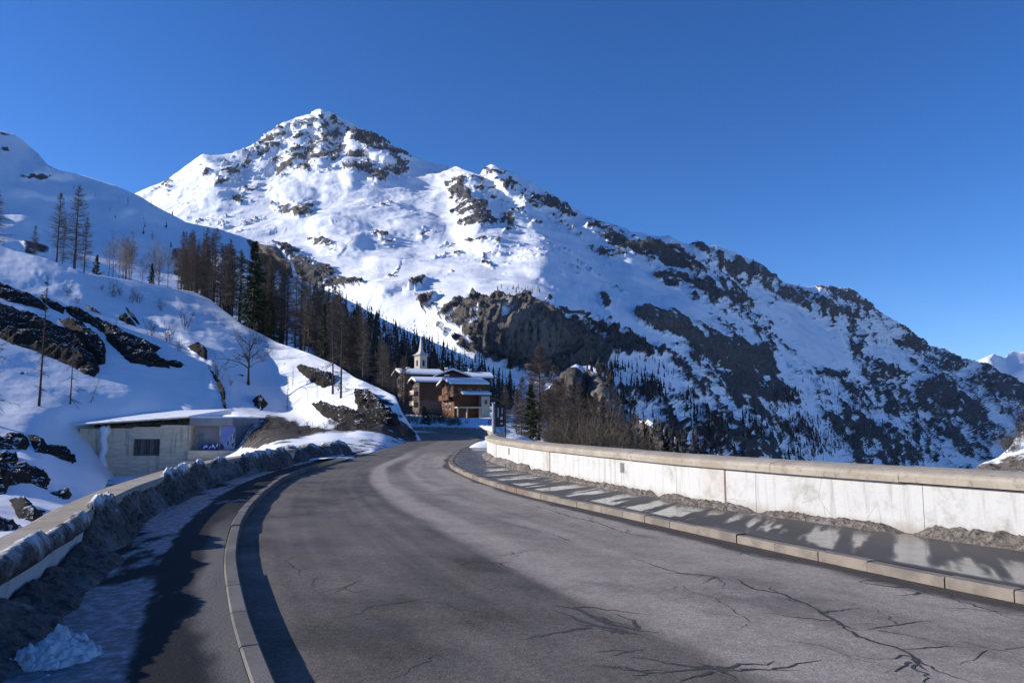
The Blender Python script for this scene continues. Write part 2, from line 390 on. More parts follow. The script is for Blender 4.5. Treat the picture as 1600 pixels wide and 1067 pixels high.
MR = [  # ridge lines: points, amplitude (log distance), width left, width right (px)
    ([(500, 169), (522, 178), (538, 192), (546, 210), (556, 228), (580, 240), (612, 252), (650, 256), (690, 260)], 0.050, 60, 20),
    ([(484, 179), (470, 215), (455, 255), (440, 285)], 0.03, 25, 22),
    ([(500, 172), (505, 215), (500, 255), (488, 280)], 0.025, 20, 18),
    ([(445, 193), (425, 235), (400, 270), (380, 300)], 0.03, 30, 22),
    ([(318, 243), (340, 270), (335, 300), (300, 325)], 0.025, 40, 26),
    ([(400, 225), (370, 260), (345, 290)], 0.02, 25, 20),
    ([(560, 245), (545, 275), (555, 300)], 0.02, 25, 20),
    ([(650, 256), (640, 290), (610, 330), (600, 350)], 0.018, 40, 30),
    ([(715, 263), (728, 285), (745, 320), (752, 352), (765, 365)], 0.05, 45, 40),
    ([(768, 258), (790, 280), (830, 305), (880, 328), (920, 340)], 0.045, 26, 24),
    ([(795, 300), (820, 340), (850, 372), (872, 398)], 0.035, 40, 34),
    ([(866, 398), (845, 420), (838, 445)], 0.030, 40, 40),
    ([(866, 398), (890, 425), (925, 458), (950, 490), (985, 515)], 0.045, 40, 40),
    ([(925, 339), (950, 375), (985, 405), (1030, 425)], 0.035, 30, 34),
    ([(985, 362), (1005, 385), (1040, 405), (1080, 425), (1110, 430)], 0.045, 22, 30),
    ([(1045, 370), (1075, 395), (1110, 420)], 0.035, 25, 28),
    ([(1090, 377), (1110, 395), (1150, 415), (1200, 435)], 0.04, 18, 24),
    ([(995, 480), (1030, 478), (1065, 492), (1110, 520), (1160, 545), (1210, 580)], 0.05, 30, 40),
    ([(1010, 430), (1070, 432), (1120, 450), (1180, 478)], 0.04, 24, 30),
    ([(1190, 445), (1240, 462), (1300, 485), (1340, 500)], 0.035, 20, 30),
    ([(1280, 446), (1340, 480), (1380, 515), (1420, 540)], 0.025, 40, 40),
    ([(520, 445), (560, 440), (600, 447), (640, 437), (690, 424), (740, 425)], 0.03, 40, 30),
    ([(480, 372), (520, 362), (550, 372), (570, 398)], 0.045, 34, 40),
    ([(575, 350), (610, 352), (650, 355), (690, 372), (720, 376)], 0.03, 26, 26),
    ([(560, 405), (600, 398), (630, 404), (640, 428)], 0.03, 30, 30),
    ([(420, 318), (450, 312), (480, 325), (500, 345)], 0.035, 30, 30),
    ([(700, 352), (740, 372), (775, 392), (800, 420)], 0.035, 40, 36),
    ([(690, 430), (740, 440), (800, 437), (860, 440)], 0.02, 30, 30),
    ([(1340, 545), (1400, 575), (1440, 610), (1480, 650)], 0.04, 30, 40),
    ([(1440, 555), (1500, 610), (1540, 660)], 0.04, 30, 40),
    ([(1100, 640), (1160, 665), (1200, 700), (1230, 740)], 0.05, 30, 40),
    ([(1250, 610), (1340, 655), (1420, 700), (1460, 730)], 0.03, 30, 40),
]
MROCK = [  # polygon, soft px, strength, warm
    ([(400, 228), (440, 200), (470, 190), (520, 185), (540, 200), (548, 235), (530, 270), (480, 285), (430, 275), (395, 250)], 8, 0.42, 0.5),
    ([(480, 235), (520, 222), (540, 240), (535, 262), (500, 272), (478, 262)], 6, 0.5, 0.4),
    ([(420, 235), (445, 235), (465, 268), (452, 290), (425, 275)], 6, 0.48, 0.4),
    ([(540, 193), (560, 205), (600, 228), (640, 250), (622, 256), (585, 244), (560, 232), (548, 215)], 3, 0.72, 0.1),
    ([(532, 262), (560, 256), (600, 262), (640, 258), (636, 272), (600, 287), (575, 283), (545, 275)], 4, 0.62, 0.4),
    ([(310, 268), (345, 255), (370, 262), (340, 278), (305, 284)], 5, 0.46, 0.4), ([(235, 300), (265, 285), (285, 285), (265, 305)], 5, 0.46, 0.4),
    ([(340, 255), (400, 235), (410, 260), (360, 290), (330, 300)], 6, 0.40, 0.5), ([(360, 300), (400, 285), (420, 300), (380, 318)], 5, 0.4, 0.4),
    ([(422, 325), (450, 318), (470, 325), (500, 340), (480, 350), (445, 342)], 4, 0.62, 0.4), ([(365, 308), (392, 306), (398, 318), (370, 322)], 4, 0.55, 0.4),
    ([(693, 285), (715, 272), (728, 280), (738, 305), (760, 320), (780, 345), (790, 362), (755, 355), (715, 355), (700, 330), (706, 305)], 4, 0.70, 0.15),
    ([(776, 345), (800, 335), (818, 345), (812, 368), (785, 372)], 4, 0.6, 0.15), ([(715, 268), (745, 272), (790, 300), (830, 330), (850, 360), (820, 345), (770, 310)], 5, 0.48, 0.1),
    ([(758, 264), (790, 276), (835, 300), (880, 322), (915, 338), (880, 340), (835, 325), (795, 300), (762, 278)], 3, 0.62, 0.0),
    ([(480, 372), (505, 370), (530, 384), (525, 395), (500, 390)], 4, 0.62, 0.3), ([(560, 366), (590, 360), (620, 372), (615, 388), (590, 380)], 4, 0.45, 0.3),
    ([(625, 350), (665, 352), (690, 365), (660, 368)], 4, 0.42, 0.3), ([(728, 378), (750, 382), (782, 392), (780, 400), (740, 392)], 3, 0.6, 0.5), ([(525, 312), (560, 315), (590, 318), (560, 325)], 3, 0.42, 0.3),
    ([(425, 372), (455, 385), (475, 402), (520, 415), (560, 428), (565, 440), (530, 440), (480, 440), (455, 425)], 4, 0.68, 0.1), ([(575, 418), (600, 415), (625, 430), (600, 432)], 4, 0.45, 0.1),
    ([(638, 458), (650, 447), (668, 443), (660, 460), (648, 466)], 3, 0.6, 0.5), ([(655, 480), (680, 462), (692, 455), (685, 478), (665, 492)], 4, 0.52, 0.5), ([(752, 405), (775, 418), (770, 428), (755, 420)], 3, 0.5, 0.2),
    ([(666, 488), (700, 474), (730, 470), (775, 474), (812, 474), (850, 484), (880, 500), (905, 520), (930, 540), (955, 575), (940, 600), (870, 605), (810, 592), (780, 565), (740, 535), (700, 505)], 4, 0.68, 0.35),
    ([(760, 478), (800, 480), (850, 500), (870, 540), (850, 580), (815, 560), (790, 520)], 8, 0.70, 1.0),
    ([(880, 500), (930, 512), (980, 535), (1040, 562), (1000, 568), (950, 575), (915, 545)], 5, 0.60, 0.0), ([(660, 500), (690, 498), (760, 548), (820, 592), (790, 590), (730, 560)], 4, 0.42, 0.2),
    ([(990, 490), (1005, 479), (1035, 478), (1060, 485), (1062, 500), (1045, 522), (1020, 518), (1000, 505)], 3, 0.72, 0.45), ([(935, 455), (950, 462), (955, 485), (940, 478)], 3, 0.6, 0.4),
    ([(1020, 515), (1060, 488), (1100, 510), (1150, 530), (1190, 545), (1210, 575), (1205, 600), (1170, 590), (1120, 570), (1070, 540)], 4, 0.72, 0.2),
    ([(1085, 555), (1150, 575), (1205, 590), (1250, 625), (1240, 640), (1180, 630), (1120, 600)], 6, 0.58, 0.05),
    ([(912, 342), (935, 345), (960, 360), (990, 372), (1030, 382), (1075, 405), (1108, 428), (1070, 424), (1020, 412), (970, 395), (935, 372)], 3, 0.70, 0.0),
    ([(850, 335), (885, 345), (915, 375), (890, 372)], 4, 0.55, 0), ([(910, 382), (950, 390), (985, 405), (960, 408)], 3, 0.55, 0),
    ([(1005, 430), (1050, 428), (1090, 432), (1130, 450), (1180, 472), (1150, 480), (1090, 462), (1040, 450)], 4, 0.66, 0.0),
    ([(1075, 384), (1092, 378), (1108, 392), (1150, 408), (1185, 415), (1222, 441), (1190, 438), (1140, 420), (1100, 402)], 3, 0.70, 0.1),
    ([(1180, 440), (1230, 448), (1290, 470), (1320, 488), (1295, 490), (1240, 478), (1200, 462)], 4, 0.60, 0.45),
    ([(1272, 449), (1300, 449), (1330, 454), (1355, 475), (1372, 490), (1340, 482), (1300, 464)], 3, 0.66, 0.4), ([(1180, 510), (1202, 508), (1200, 520), (1182, 520)], 3, 0.6, 0),
    ([(1335, 540), (1360, 552), (1400, 570), (1425, 590), (1390, 590), (1355, 570)], 4, 0.62, 0), ([(1400, 530), (1435, 535), (1445, 548), (1410, 548)], 4, 0.6, 0),
    ([(1425, 605), (1460, 580), (1490, 595), (1525, 640), (1540, 690), (1500, 670), (1450, 630)], 6, 0.62, 0), ([(1440, 555), (1490, 556), (1510, 575), (1480, 590), (1450, 575)], 5, 0.6, 0),
    ([(1505, 590), (1550, 585), (1600, 605), (1640, 640), (1600, 640), (1540, 620)], 5, 0.62, 0), ([(1545, 568), (1600, 600), (1640, 625), (1580, 600)], 3, 0.7, 0),
    ([(1270, 575), (1310, 582), (1330, 605), (1290, 595)], 4, 0.55, 0), ([(1430, 640), (1480, 660), (1540, 705), (1500, 720), (1450, 680)], 6, 0.52, 0),
    ([(1080, 640), (1130, 640), (1180, 670), (1200, 705), (1180, 725), (1090, 720), (1060, 680)], 6, 0.60, 0), ([(1120, 600), (1180, 620), (1250, 670), (1230, 690), (1150, 650)], 8, 0.46, 0),
    ([(1260, 610), (1330, 640), (1420, 690), (1460, 720), (1380, 720), (1310, 680)], 8, 0.52, 0), ([(940, 580), (1000, 590), (1060, 640), (1060, 700), (960, 700), (930, 640)], 8, 0.42, 0)]
def mount_rock(U, Vv, p, n):
    dist = p[..., 1:2]
    r = np.zeros(U.shape); w = np.zeros(U.shape)
    wu = 9 * fbm(p / 130, 4, 31); wv = 7 * fbm(p / 130, 4, 41)
    for poly, soft, st, wm in MROCK:
        k = poly_soft(U + wu, Vv + wv, poly, soft * 2.6)
        r = np.maximum(r, k * st); w = np.maximum(w, k * wm)
    # strata noise, tilted; steep faces show rock
    q = np.stack([p[..., 0] * 0.8 + p[..., 2] * 0.6, p[..., 1], (p[..., 2] * 0.8 - p[..., 0] * 0.6) * 2.2], -1)
    s = fbm(q / 75, 5, 51, 0.6)
    base = 0.24 + 0.12 * smooth(850, 1150, U)
    steep = smooth(0.62, 0.40, n[..., 2])
    r = np.maximum(r, base * smooth(0, 0.5, fbm(p / 420, 3, 61) + 0.3))
    fn = fbm(q / 24, 3, 56, 0.7)
    sk = -0.25 + 1.35 * smooth(820, 1150, U)
    rib = fbm(np.stack([(U - sk * (Vv - 450)) / 9, Vv / 60, 0 * U], -1), 4, 57, 0.6, True)
    amp = 0.50 + 0.50 * np.maximum(smooth(0.18, 0.42, r), 0.55 * smooth(900, 1150, U)); r = r * 0.93
    return r + amp * (0.85 * s + 0.48 * fn) + 0.20 * rib * smooth(0.15, 0.4, r) + 0.25 * steep + 0.07 * smooth(880, 1250, U) - 0.03, w, 0 * U
def mount_disp(U, Vv, p, n, rock):
    d = p[..., 1]; k = d / 2000.0
    m = smooth(0.3, 0.6, rock)
    warp = p + 60 * np.stack([fbm(p / 300, 3, 71), fbm(p / 300, 3, 72), fbm(p / 300, 3, 73)], -1)
    big = fbm(warp / 330, 4, 74) * 30 * (0.4 + 0.6 * k)
    med = fbm(warp / 110, 5, 75, 0.55, True) * (3.5 + 13.0 * m) * k
    fine = fbm(p / 30, 4, 76, 0.6, True) * (0.35 + 6.5 * m) * k
    near = smooth(1500, 1000, d) * m
    gul = fbm(np.stack([warp[..., 0] / 24, warp[..., 1] / 24, p[..., 2] / 90], -1), 4, 77, 0.6, True) * 13 * near + fbm(np.stack([p[..., 0] / 60, p[..., 1] / 60, p[..., 2] / 9], -1), 4, 78, 0.6) * 5 * near
    sk = -0.25 + 1.35 * smooth(820, 1150, U)
    a = U - sk * (Vv - 450)
    wv = fbm(p / 220, 3, 79) * 14
    run = fbm(np.stack([(a + wv) / 17, Vv / 110, 0 * U], -1), 4, 80, 0.55, True) * (2.6 + 4.0 * m) * k * smooth(0.93, 0.78, n[..., 2])
    return big + med + fine + gul + run
mountain = Layer('mountain', MAT['mountain'], MC, [(-200, 560), (500, 640), (800, 800), (1900, 800)], MD, -200, 1800, 1150, 470, ridges=MR, rockf=mount_rock, disp=mount_disp, crest_fade=0.03, turn=lambda u: 1 + 0.75 * smooth(960, 1650, u))

# --- wooded hill on the left and behind the village
HC = [(-500, 130), (-200, 165), (0, 205), (20, 209), (40, 222), (60, 240), (75, 258), (95, 267), (130, 275), (180, 291), (215, 306), (250, 327), (290, 348), (310, 352), (345, 358), (376, 369), (395, 376), (430, 380), (455, 408),
      (468, 435), (490, 447), (520, 458), (560, 478), (600, 500), (650, 522), (700, 545), (760, 572), (810, 594), (850, 625), (900, 660)]
HD = [(-500, 130, 560), (-200, 165, 620), (0, 205, 720), (60, 240, 760), (130, 275, 800), (215, 306, 830), (290, 348, 780), (376, 369, 660), (430, 380, 580), (455, 408, 550), (520, 458, 600), (600, 500, 580), (700, 545, 540), (810, 594, 480), (900, 660, 420),
      (-500, 300, 250), (0, 255, 560), (0, 300, 430), (0, 330, 350), (0, 390, 220), (100, 300, 620), (100, 340, 450), (100, 400, 270), (215, 340, 640), (215, 370, 480), (215, 430, 280), (340, 390, 510), (340, 450, 310), (430, 420, 520), (430, 470, 320), (520, 500, 420), (520, 560, 260),
      (620, 540, 430), (620, 600, 270), (720, 580, 420), (720, 620, 300), (820, 630, 380), (0, 560, 120), (200, 560, 140), (400, 560, 170), (600, 660, 190), (800, 680, 260), (-500, 560, 110), (900, 700, 350)]
def hill_rock(U, Vv, p, n):
    r = np.zeros(U.shape); w = 0 * r
    wu = 5 * fbm(p / 25, 4, 131); wv = 4 * fbm(p / 25, 4, 141)
    for poly, st, wm in [([(28, 276), (60, 270), (90, 275), (66, 284), (40, 282)], 0.75, 0.2), ([(0, 205), (28, 210), (22, 216), (0, 212)], 0.6, 0.2), ([(0, 230), (14, 232), (18, 240), (0, 238)], 0.7, 0.2), ([(55, 250), (82, 258), (90, 268), (70, 262)], 0.55, 0.2),
                     ([(382, 373), (430, 382), (455, 412), (458, 440), (430, 425), (400, 400)], 0.8, 0.8), ([(265, 395), (290, 385), (300, 430), (270, 430)], 0.62, 0.2),
                     ([(330, 385), (370, 380), (420, 420), (380, 440), (340, 410)], 0.45, 0.5), ([(460, 440), (490, 455), (480, 480)], 0.5, 0.1), ([(25, 375), (70, 392), (90, 405), (40, 398)], 0.62, 0.1)]:
        k = poly_soft(U + wu, Vv + wv, poly, 5); r = np.maximum(r, k * st); w = np.maximum(w, k * wm)
    low = smooth(0, 120, Vv - np.interp(U, *np.asarray(HC, float).T)) * smooth(200, 320, U)
    r = np.maximum(r, 0.12 + 0.15 * low)
    return r + 0.34 * fbm(p / np.array([22, 22, 14.0]), 5, 151, 0.6), w, 0 * U
hill = Layer('wooded_hill', MAT['hill'], HC, [(-500, 580), (0, 580), (400, 600), (640, 700), (900, 730)], HD, -500, 900, 620, 260, ridges=[
        ([(20, 275), (75, 268), (130, 276)], 0.04, 26, 14), ([(-20, 296), (30, 298), (80, 303), (150, 304), (200, 310)], 0.045, 20, 14), ([(130, 325), (160, 316), (210, 325), (290, 350), (340, 365)], 0.07, 22, 26),
        ([(0, 340), (60, 342), (110, 360)], 0.04, 24, 20), ([(60, 240), (82, 262)], 0.03, 20, 16), ([(395, 376), (450, 405), (470, 440)], 0.06, 30, 24), ([(140, 375), (220, 372), (300, 385)], 0.05, 24, 24)],
        rockf=hill_rock, disp=lambda U, Vv, p, n, r: fbm(p / 90, 4, 161) * 4.5 + fbm(p / 22, 4, 162, 0.55, True) * (0.35 + 2.2 * smooth(0.35, 0.6, r)), crest_fade=0.05)

# --- rocky knoll past the trees on the right, and the spur at the right edge
def knoll_rock(U, Vv, p, n):
    r = np.zeros(U.shape); w = 0 * r
    wu = 4 * fbm(p / 12, 4, 231); wv = 4 * fbm(p / 12, 4, 241)
    for poly, st, wm in [([(846, 622), (872, 598), (895, 583), (910, 586), (935, 586), (952, 602), (975, 645), (1000, 690), (960, 720), (860, 720), (840, 660)], 0.70, 0.15), ([(932, 600), (950, 606), (976, 645), (990, 680), (950, 680), (934, 640)], 0.85, 1.0),
                     ([(985, 668), (1005, 662), (1030, 682), (1050, 720), (990, 720)], 0.8, 0.5), ([(1050, 690), (1100, 712), (1150, 730), (1060, 730)], 0.55, 0)]:
        k = poly_soft(U + wu, Vv + wv, poly, 4); r = np.maximum(r, k * st); w = np.maximum(w, k * wm)
    return r + 0.3 * fbm(p / np.array([9, 9, 5.0]), 5, 251, 0.6) + 0.05, w, 0 * U
knoll = Layer('rocky_knoll', MAT['hill'], [(780, 690), (840, 620), (862, 600), (874, 591), (886, 577), (900, 569), (910, 573), (924, 571), (936, 580), (944, 583), (956, 600), (972, 622), (985, 650), (998, 657), (1012, 655), (1032, 668), (1060, 686), (1100, 700), (1150, 722), (1250, 760)],
      [(780, 800), (1250, 800)],
      [(780, 690, 330), (862, 597, 360), (900, 569, 385), (940, 580, 380), (985, 650, 330), (1012, 655, 310), (1060, 686, 290), (1150, 722, 270), (1250, 760, 260), (895, 590, 352), (900, 640, 342), (880, 690, 330), (950, 650, 338), (1000, 690, 300), (1060, 720, 270), (900, 790, 290), (780, 790, 270), (1100, 790, 240), (1250, 800, 230)],
      780, 1250, 330, 130, scale=150., ridges=[([(935, 582), (945, 620), (955, 690)], 0.05, 30, 30), ([(900, 575), (890, 620), (880, 680)], 0.03, 20, 20)], rockf=knoll_rock,
      disp=lambda U, Vv, p, n, r: fbm(p / 25, 4, 261, 0.5, True) * (0.8 + 3.5 * smooth(0.3, 0.6, r)) + (fbm(p / np.array([6, 6, 20.0]), 4, 262, 0.6, True) * 2.6 + fbm(p / np.array([16, 16, 3.0]), 4, 263, 0.6) * 1.6) * smooth(0.3, 0.6, r), back=(16, 0.05, 0.25), crest_fade=0.10)
spur = Layer('rocky_spur', MAT['hill'], [(1480, 760), (1530, 727), (1560, 715), (1578, 700), (1588, 683), (1600, 672), (1640, 650), (1750, 620)], [(1480, 820), (1750, 820)],
      [(1480, 760, 200), (1560, 715, 215), (1600, 672, 225), (1750, 620, 240), (1480, 820, 180), (1600, 820, 180), (1750, 820, 180), (1600, 720, 205)], 1480, 1750, 140, 70, scale=150.,
      rockf=lambda U, Vv, p, n: (0.5 + 0.35 * fbm(p / 9, 4, 271), 0.5 + 0 * U, 0 * U), disp=lambda U, Vv, p, n, r: fbm(p / 14, 5, 281, 0.55, True) * 1.6)

# --- snowy hillside close by on the left
EC = [(-450, 300), (-200, 345), (0, 383), (25, 393), (76, 405), (116, 420), (132, 427), (164, 432), (228, 442), (266, 450), (304, 456), (329, 468), (359, 491), (378, 506), (435, 536), (480, 551), (522, 569), (555, 590), (585, 603), (618, 620), (627, 642), (640, 662), (651, 677), (660, 690)]
EB = [(-450, 1000), (-100, 940), (0, 900), (100, 850), (200, 790), (300, 775), (420, 745), (480, 728), (560, 716), (620, 704), (660, 696)]
EPL = lambda u, v: (u, v, 30.0 / (0.25 + 0.31 * (800 - u) / F - (HZ - v) / F))      # plane z = -0.31 x + 0.25 (y - 113)
ED = [EPL(u, v) for u, v in [(-450, 300), (-200, 345), (0, 383), (76, 405), (164, 432), (228, 442), (304, 456), (359, 491), (435, 536),
        (-450, 400), (-450, 500), (-200, 420), (-200, 500), (-200, 580), (0, 430), (0, 500), (0, 560), (0, 610), (100, 450), (100, 500), (100, 550), (100, 600), (200, 480), (200, 530), (200, 580), (200, 615), (300, 490), (300, 540), (300, 590), (300, 620), (380, 530), (380, 580), (380, 620), (440, 570), (440, 610), (440, 640)]] + [
      (480, 551, 113), (522, 569, 105), (585, 603, 87), (618, 620, 76), (640, 662, 67), (660, 690, 63), (500, 620, 88), (500, 650, 76), (560, 620, 80), (560, 645, 70), (600, 660, 63),
      (-450, 700, 42), (-200, 700, 46), (0, 640, 66), (0, 690, 56), (0, 760, 40), (0, 830, 27), (0, 900, 17), (60, 650, 67), (100, 640, 71), (60, 720, 53), (100, 700, 65), (128, 700, 68), (100, 780, 42), (150, 735, 65), (160, 790, 44), (200, 645, 77), (200, 700, 80), (200, 760, 75), (240, 790, 60), (300, 648, 80), (300, 700, 79), (300, 760, 60), (370, 655, 80), (370, 700, 72), (400, 745, 34),
      (420, 670, 68), (440, 700, 42), (440, 735, 28), (480, 680, 60), (480, 702, 36), (480, 728, 29), (540, 680, 56), (540, 700, 39), (560, 716, 34.5), (584, 690, 50), (584, 702, 41), (584, 713, 38.3), (620, 690, 56), (620, 703, 48), (645, 690, 60), (660, 696, 60), (-450, 1000, 11), (-100, 940, 14)]
def slope_rock(U, Vv, p, n):
    wu = 7 * fbm(p / 2.2, 4, 331); wv = 5 * fbm(p / 2.2, 4, 341)
    d = np.zeros(U.shape)
    for poly, st in [([(372, 700), (395, 672), (418, 648), (440, 652), (470, 664), (520, 668), (545, 656), (580, 655), (620, 655), (648, 672), (652, 692), (610, 684), (560, 672), (500, 678), (440, 690), (400, 700)], 1.0),
                     ([(440, 690), (500, 690), (560, 684), (640, 684), (655, 696), (560, 722), (480, 740), (420, 745)], 0.40), ([(380, 640), (400, 640), (440, 660), (400, 690)], 0.35)]:
        d = np.maximum(d, poly_soft(U + wu, Vv + wv, poly, 7) * st)
    d = np.clip(d * (1.0 + 0.9 * fbm(p / 1.1, 4, 351)), 0, 1)
    specks = fbm(p / 1.6, 5, 361, 0.6)
    r = 0.05 + 0.55 * smooth(0.42, 0.62, specks) * smooth(0.0, 0.3, fbm(p / 9, 3, 362))
    r = np.maximum(r, 0.95 * poly_soft(U + wu * 0.6, Vv + wv * 0.6, [(556, 612), (580, 618), (608, 628), (628, 650), (645, 672), (650, 684), (620, 676), (590, 668), (565, 664), (556, 640)], 5) * smooth(-0.25, 0.2, fbm(p / np.array([1.2, 3, 3]), 4, 371)))
    return r, 0 * U, d
slope = Layer('snowy_hillside', MAT['slope'], EC, EB, ED, -450, 660, 620, 330, scale=150., ridges=[
        ([(230, 480), (330, 560), (345, 640)], 0.012, 60, 20), ([(0, 400), (100, 425), (180, 452)], 0.02, 30, 40), ([(420, 540), (470, 600), (520, 650)], 0.012, 40, 30), ([(560, 600), (600, 640), (640, 670)], 0.02, 20, 20)],
      rockf=slope_rock, disp=lambda U, Vv, p, n, r: fbm(p / 18, 4, 381) * 0.55 + fbm(p / 3.5, 4, 382) * 0.08 + fbm(p / 0.7, 3, 383) * (0.02 + 0.22 * smooth(0.35, 0.6, r)), back=(20, 0.05, 0.12), crest_fade=0.05)

# ------------------------------------------------------------------ road corridor
def cr(pts, n):
    """Catmull-Rom through 2-D points, n samples evenly spread in point index"""
    p = np.asarray(pts, float); p = np.vstack([2 * p[0] - p[1], p, 2 * p[-1] - p[-2]])
    t = np.linspace(0, len(pts) - 1 - 1e-9, n); i = t.astype(int); f = (t - i)[:, None]
    a, b, c, d = p[i], p[i + 1], p[i + 2], p[i + 3]
    return 0.5 * (2 * b + (c - a) * f + (2 * a - 5 * b + 4 * c - d) * f ** 2 + (3 * b - a - 3 * c + d) * f ** 3)
def arc_resample(p, step=None, n=None):
    L = np.r_[0, np.cumsum(np.hypot(*np.diff(p, axis=0).T))]
    if n is None: n = max(2, int(L[-1] / step))
    s = np.linspace(0, L[-1], n)
    return np.stack([np.interp(s, L, p[:, 0]), np.interp(s, L, p[:, 1])], -1), s
def offset(p, o):
    t = np.gradient(p, axis=0); t /= np.linalg.norm(t, axis=1, keepdims=True)
    return p + np.stack([t[:, 1], -t[:, 0]], -1) * o       # + = right of travel
LK = [(6.6, -14), (3.2, -6), (0.55, 0.5), (-1.27, 4.3), (-2.36, 6.7), (-3.5, 9.6), (-4.7, 13.4), (-5.9, 18.5), (-6.6, 22.8), (-7.1, 30), (-7.5, 40), (-8, 52), (-8.6, 64), (-10, 76), (-13, 86), (-18, 95), (-28, 103), (-45, 108)]
RK = [(13.6, -9), (10.2, -2.5), (7.4, 2.6), (5.75, 5.2), (4.78, 6.87), (3.72, 9.03), (1.85, 13.3), (0, 17.7), (-1.54, 23.3), (-2.5, 29.5), (-2.9, 41), (-2.6, 52), (-2.6, 62), (-3.3, 74), (-5, 86), (-8.7, 98), (-16, 108), (-45, 121)]
LW = [(2.4, -12), (-0.4, -5), (-2.75, 1), (-4.1, 5), (-4.7, 6.75), (-5.1, 7.9), (-5.7, 9.4), (-6.27, 11.1), (-6.67, 12.4), (-7.1, 14.1), (-7.55, 15.9), (-8.2, 19.1), (-8.5, 22.6), (-8.65, 25.5), (-8.75, 28.6)]   # outer edge of the left coping
RW = [(15.2, -5), (11.6, 1.0), (8.6, 5.6), (6.4, 9.2), (4.0, 13.3), (2.75, 16.4), (1.03, 21.5), (-0.55, 28.4), (-1.12, 33.5), (-1.1, 36.4), (-0.75, 38.6)]   # front face of the right parapet
NA = 1500
Lk = cr(LK, NA); Rk = cr(RK, NA)
# road surface
idx = np.linspace(0, 1, NA)
sl = np.linspace(0, 1, 110)
rp = Lk[:, None, :] * (1 - sl[None, :, None]) + Rk[:, None, :] * sl[None, :, None]
along = np.r_[0, np.cumsum(np.hypot(*np.diff(0.5 * (Lk + Rk), axis=0).T))][:, None] + 0 * sl[None]
S = sl[None] + 0 * along
rp3 = np.concatenate([rp, np.zeros(rp.shape[:2] + (1,))], -1)
wob = fbm(np.stack([along / 6, S * 2, 0 * S], -1), 4, 401)
wob2 = fbm(np.stack([along / 1.2, S * 7, 0 * S], -1), 5, 402, 0.6)
y = rp3[..., 1]
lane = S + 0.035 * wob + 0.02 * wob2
darker = smooth(0.47, 0.41, lane) * (0.82 + 0.25 * wob2)                                        # left lane set darker
darker = np.maximum(darker, 0.75 * smooth(0.06, 0.0, np.abs(lane - 0.60) - 0.035) * smooth(7, 13, y) * (0.75 + 0.5 * wob))
darker = np.maximum(darker, 0.42 * smooth(0.05, 0.0, np.abs(lane - 0.78) - 0.05) * (0.6 + 0.8 * wob2))
darker = np.maximum(darker, 0.35 * smooth(0.1, 0.5, wob2 + 0.25 * wob))
darker = np.maximum(darker, 1.0 * smooth(0.93, 0.965, lane + 0.012 * wob2))                       # gutter by the right kerb
darker = np.maximum(darker, 0.6 * smooth(33, 42, y))  # far stretch set darker over its whole width
stk = fbm(np.stack([along / 7, S * 42, 0 * S], -1), 4, 403, 0.6); darker = darker + 0.22 * stk * (1 - 0.3 * darker) + 0.12 * smooth(0.1, 0.5, wob2)
grit = smooth(0.16, 0.03, lane + 0.03 * wob2) * (0.5 + 0.5 * wob2)
me = mesh_np('road', rp3, grid_faces(NA, 110)); attr(me, 'darker', np.clip(darker, 0, 1)); attr(me, 'grit', np.clip(grit, 0, 1))
t = NT('asphalt'); p = t.pos()
fine = t.math('ADD', t.math('MULTIPLY', t.noise(p, 60, 3, 0.9), 0.55), t.math('MULTIPLY', t.noise(p, 16, 5, 0.85), 0.45)); med = t.noise(p, 2.2, 6, 0.75)
c = t.mix(t.ramp(fine, 0.38, 0.64), (0.22, 0.190, 0.166), (0.52, 0.452, 0.395))
c = t.mix(t.ramp(med, 0.35, 0.7), c, t.mix(0.5, c, (0.17, 0.147, 0.129)))
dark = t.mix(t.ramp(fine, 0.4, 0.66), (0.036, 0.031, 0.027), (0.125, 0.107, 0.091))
wv = t.attr('darker')
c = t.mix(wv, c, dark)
t.col(c)
t.rough(t.math('SUBTRACT', 0.88, t.math('MULTIPLY', wv, t.ramp(t.noise(p, 1.3, 4), 0.4, 0.7, 0.05, 0.4))))
t.bump(t.noise(p, 42, 4, 0.85), 0.8, 0.014)
MAT['asphalt'] = t.m
road = tag(link('road', me, MAT['asphalt']), kind='structure')

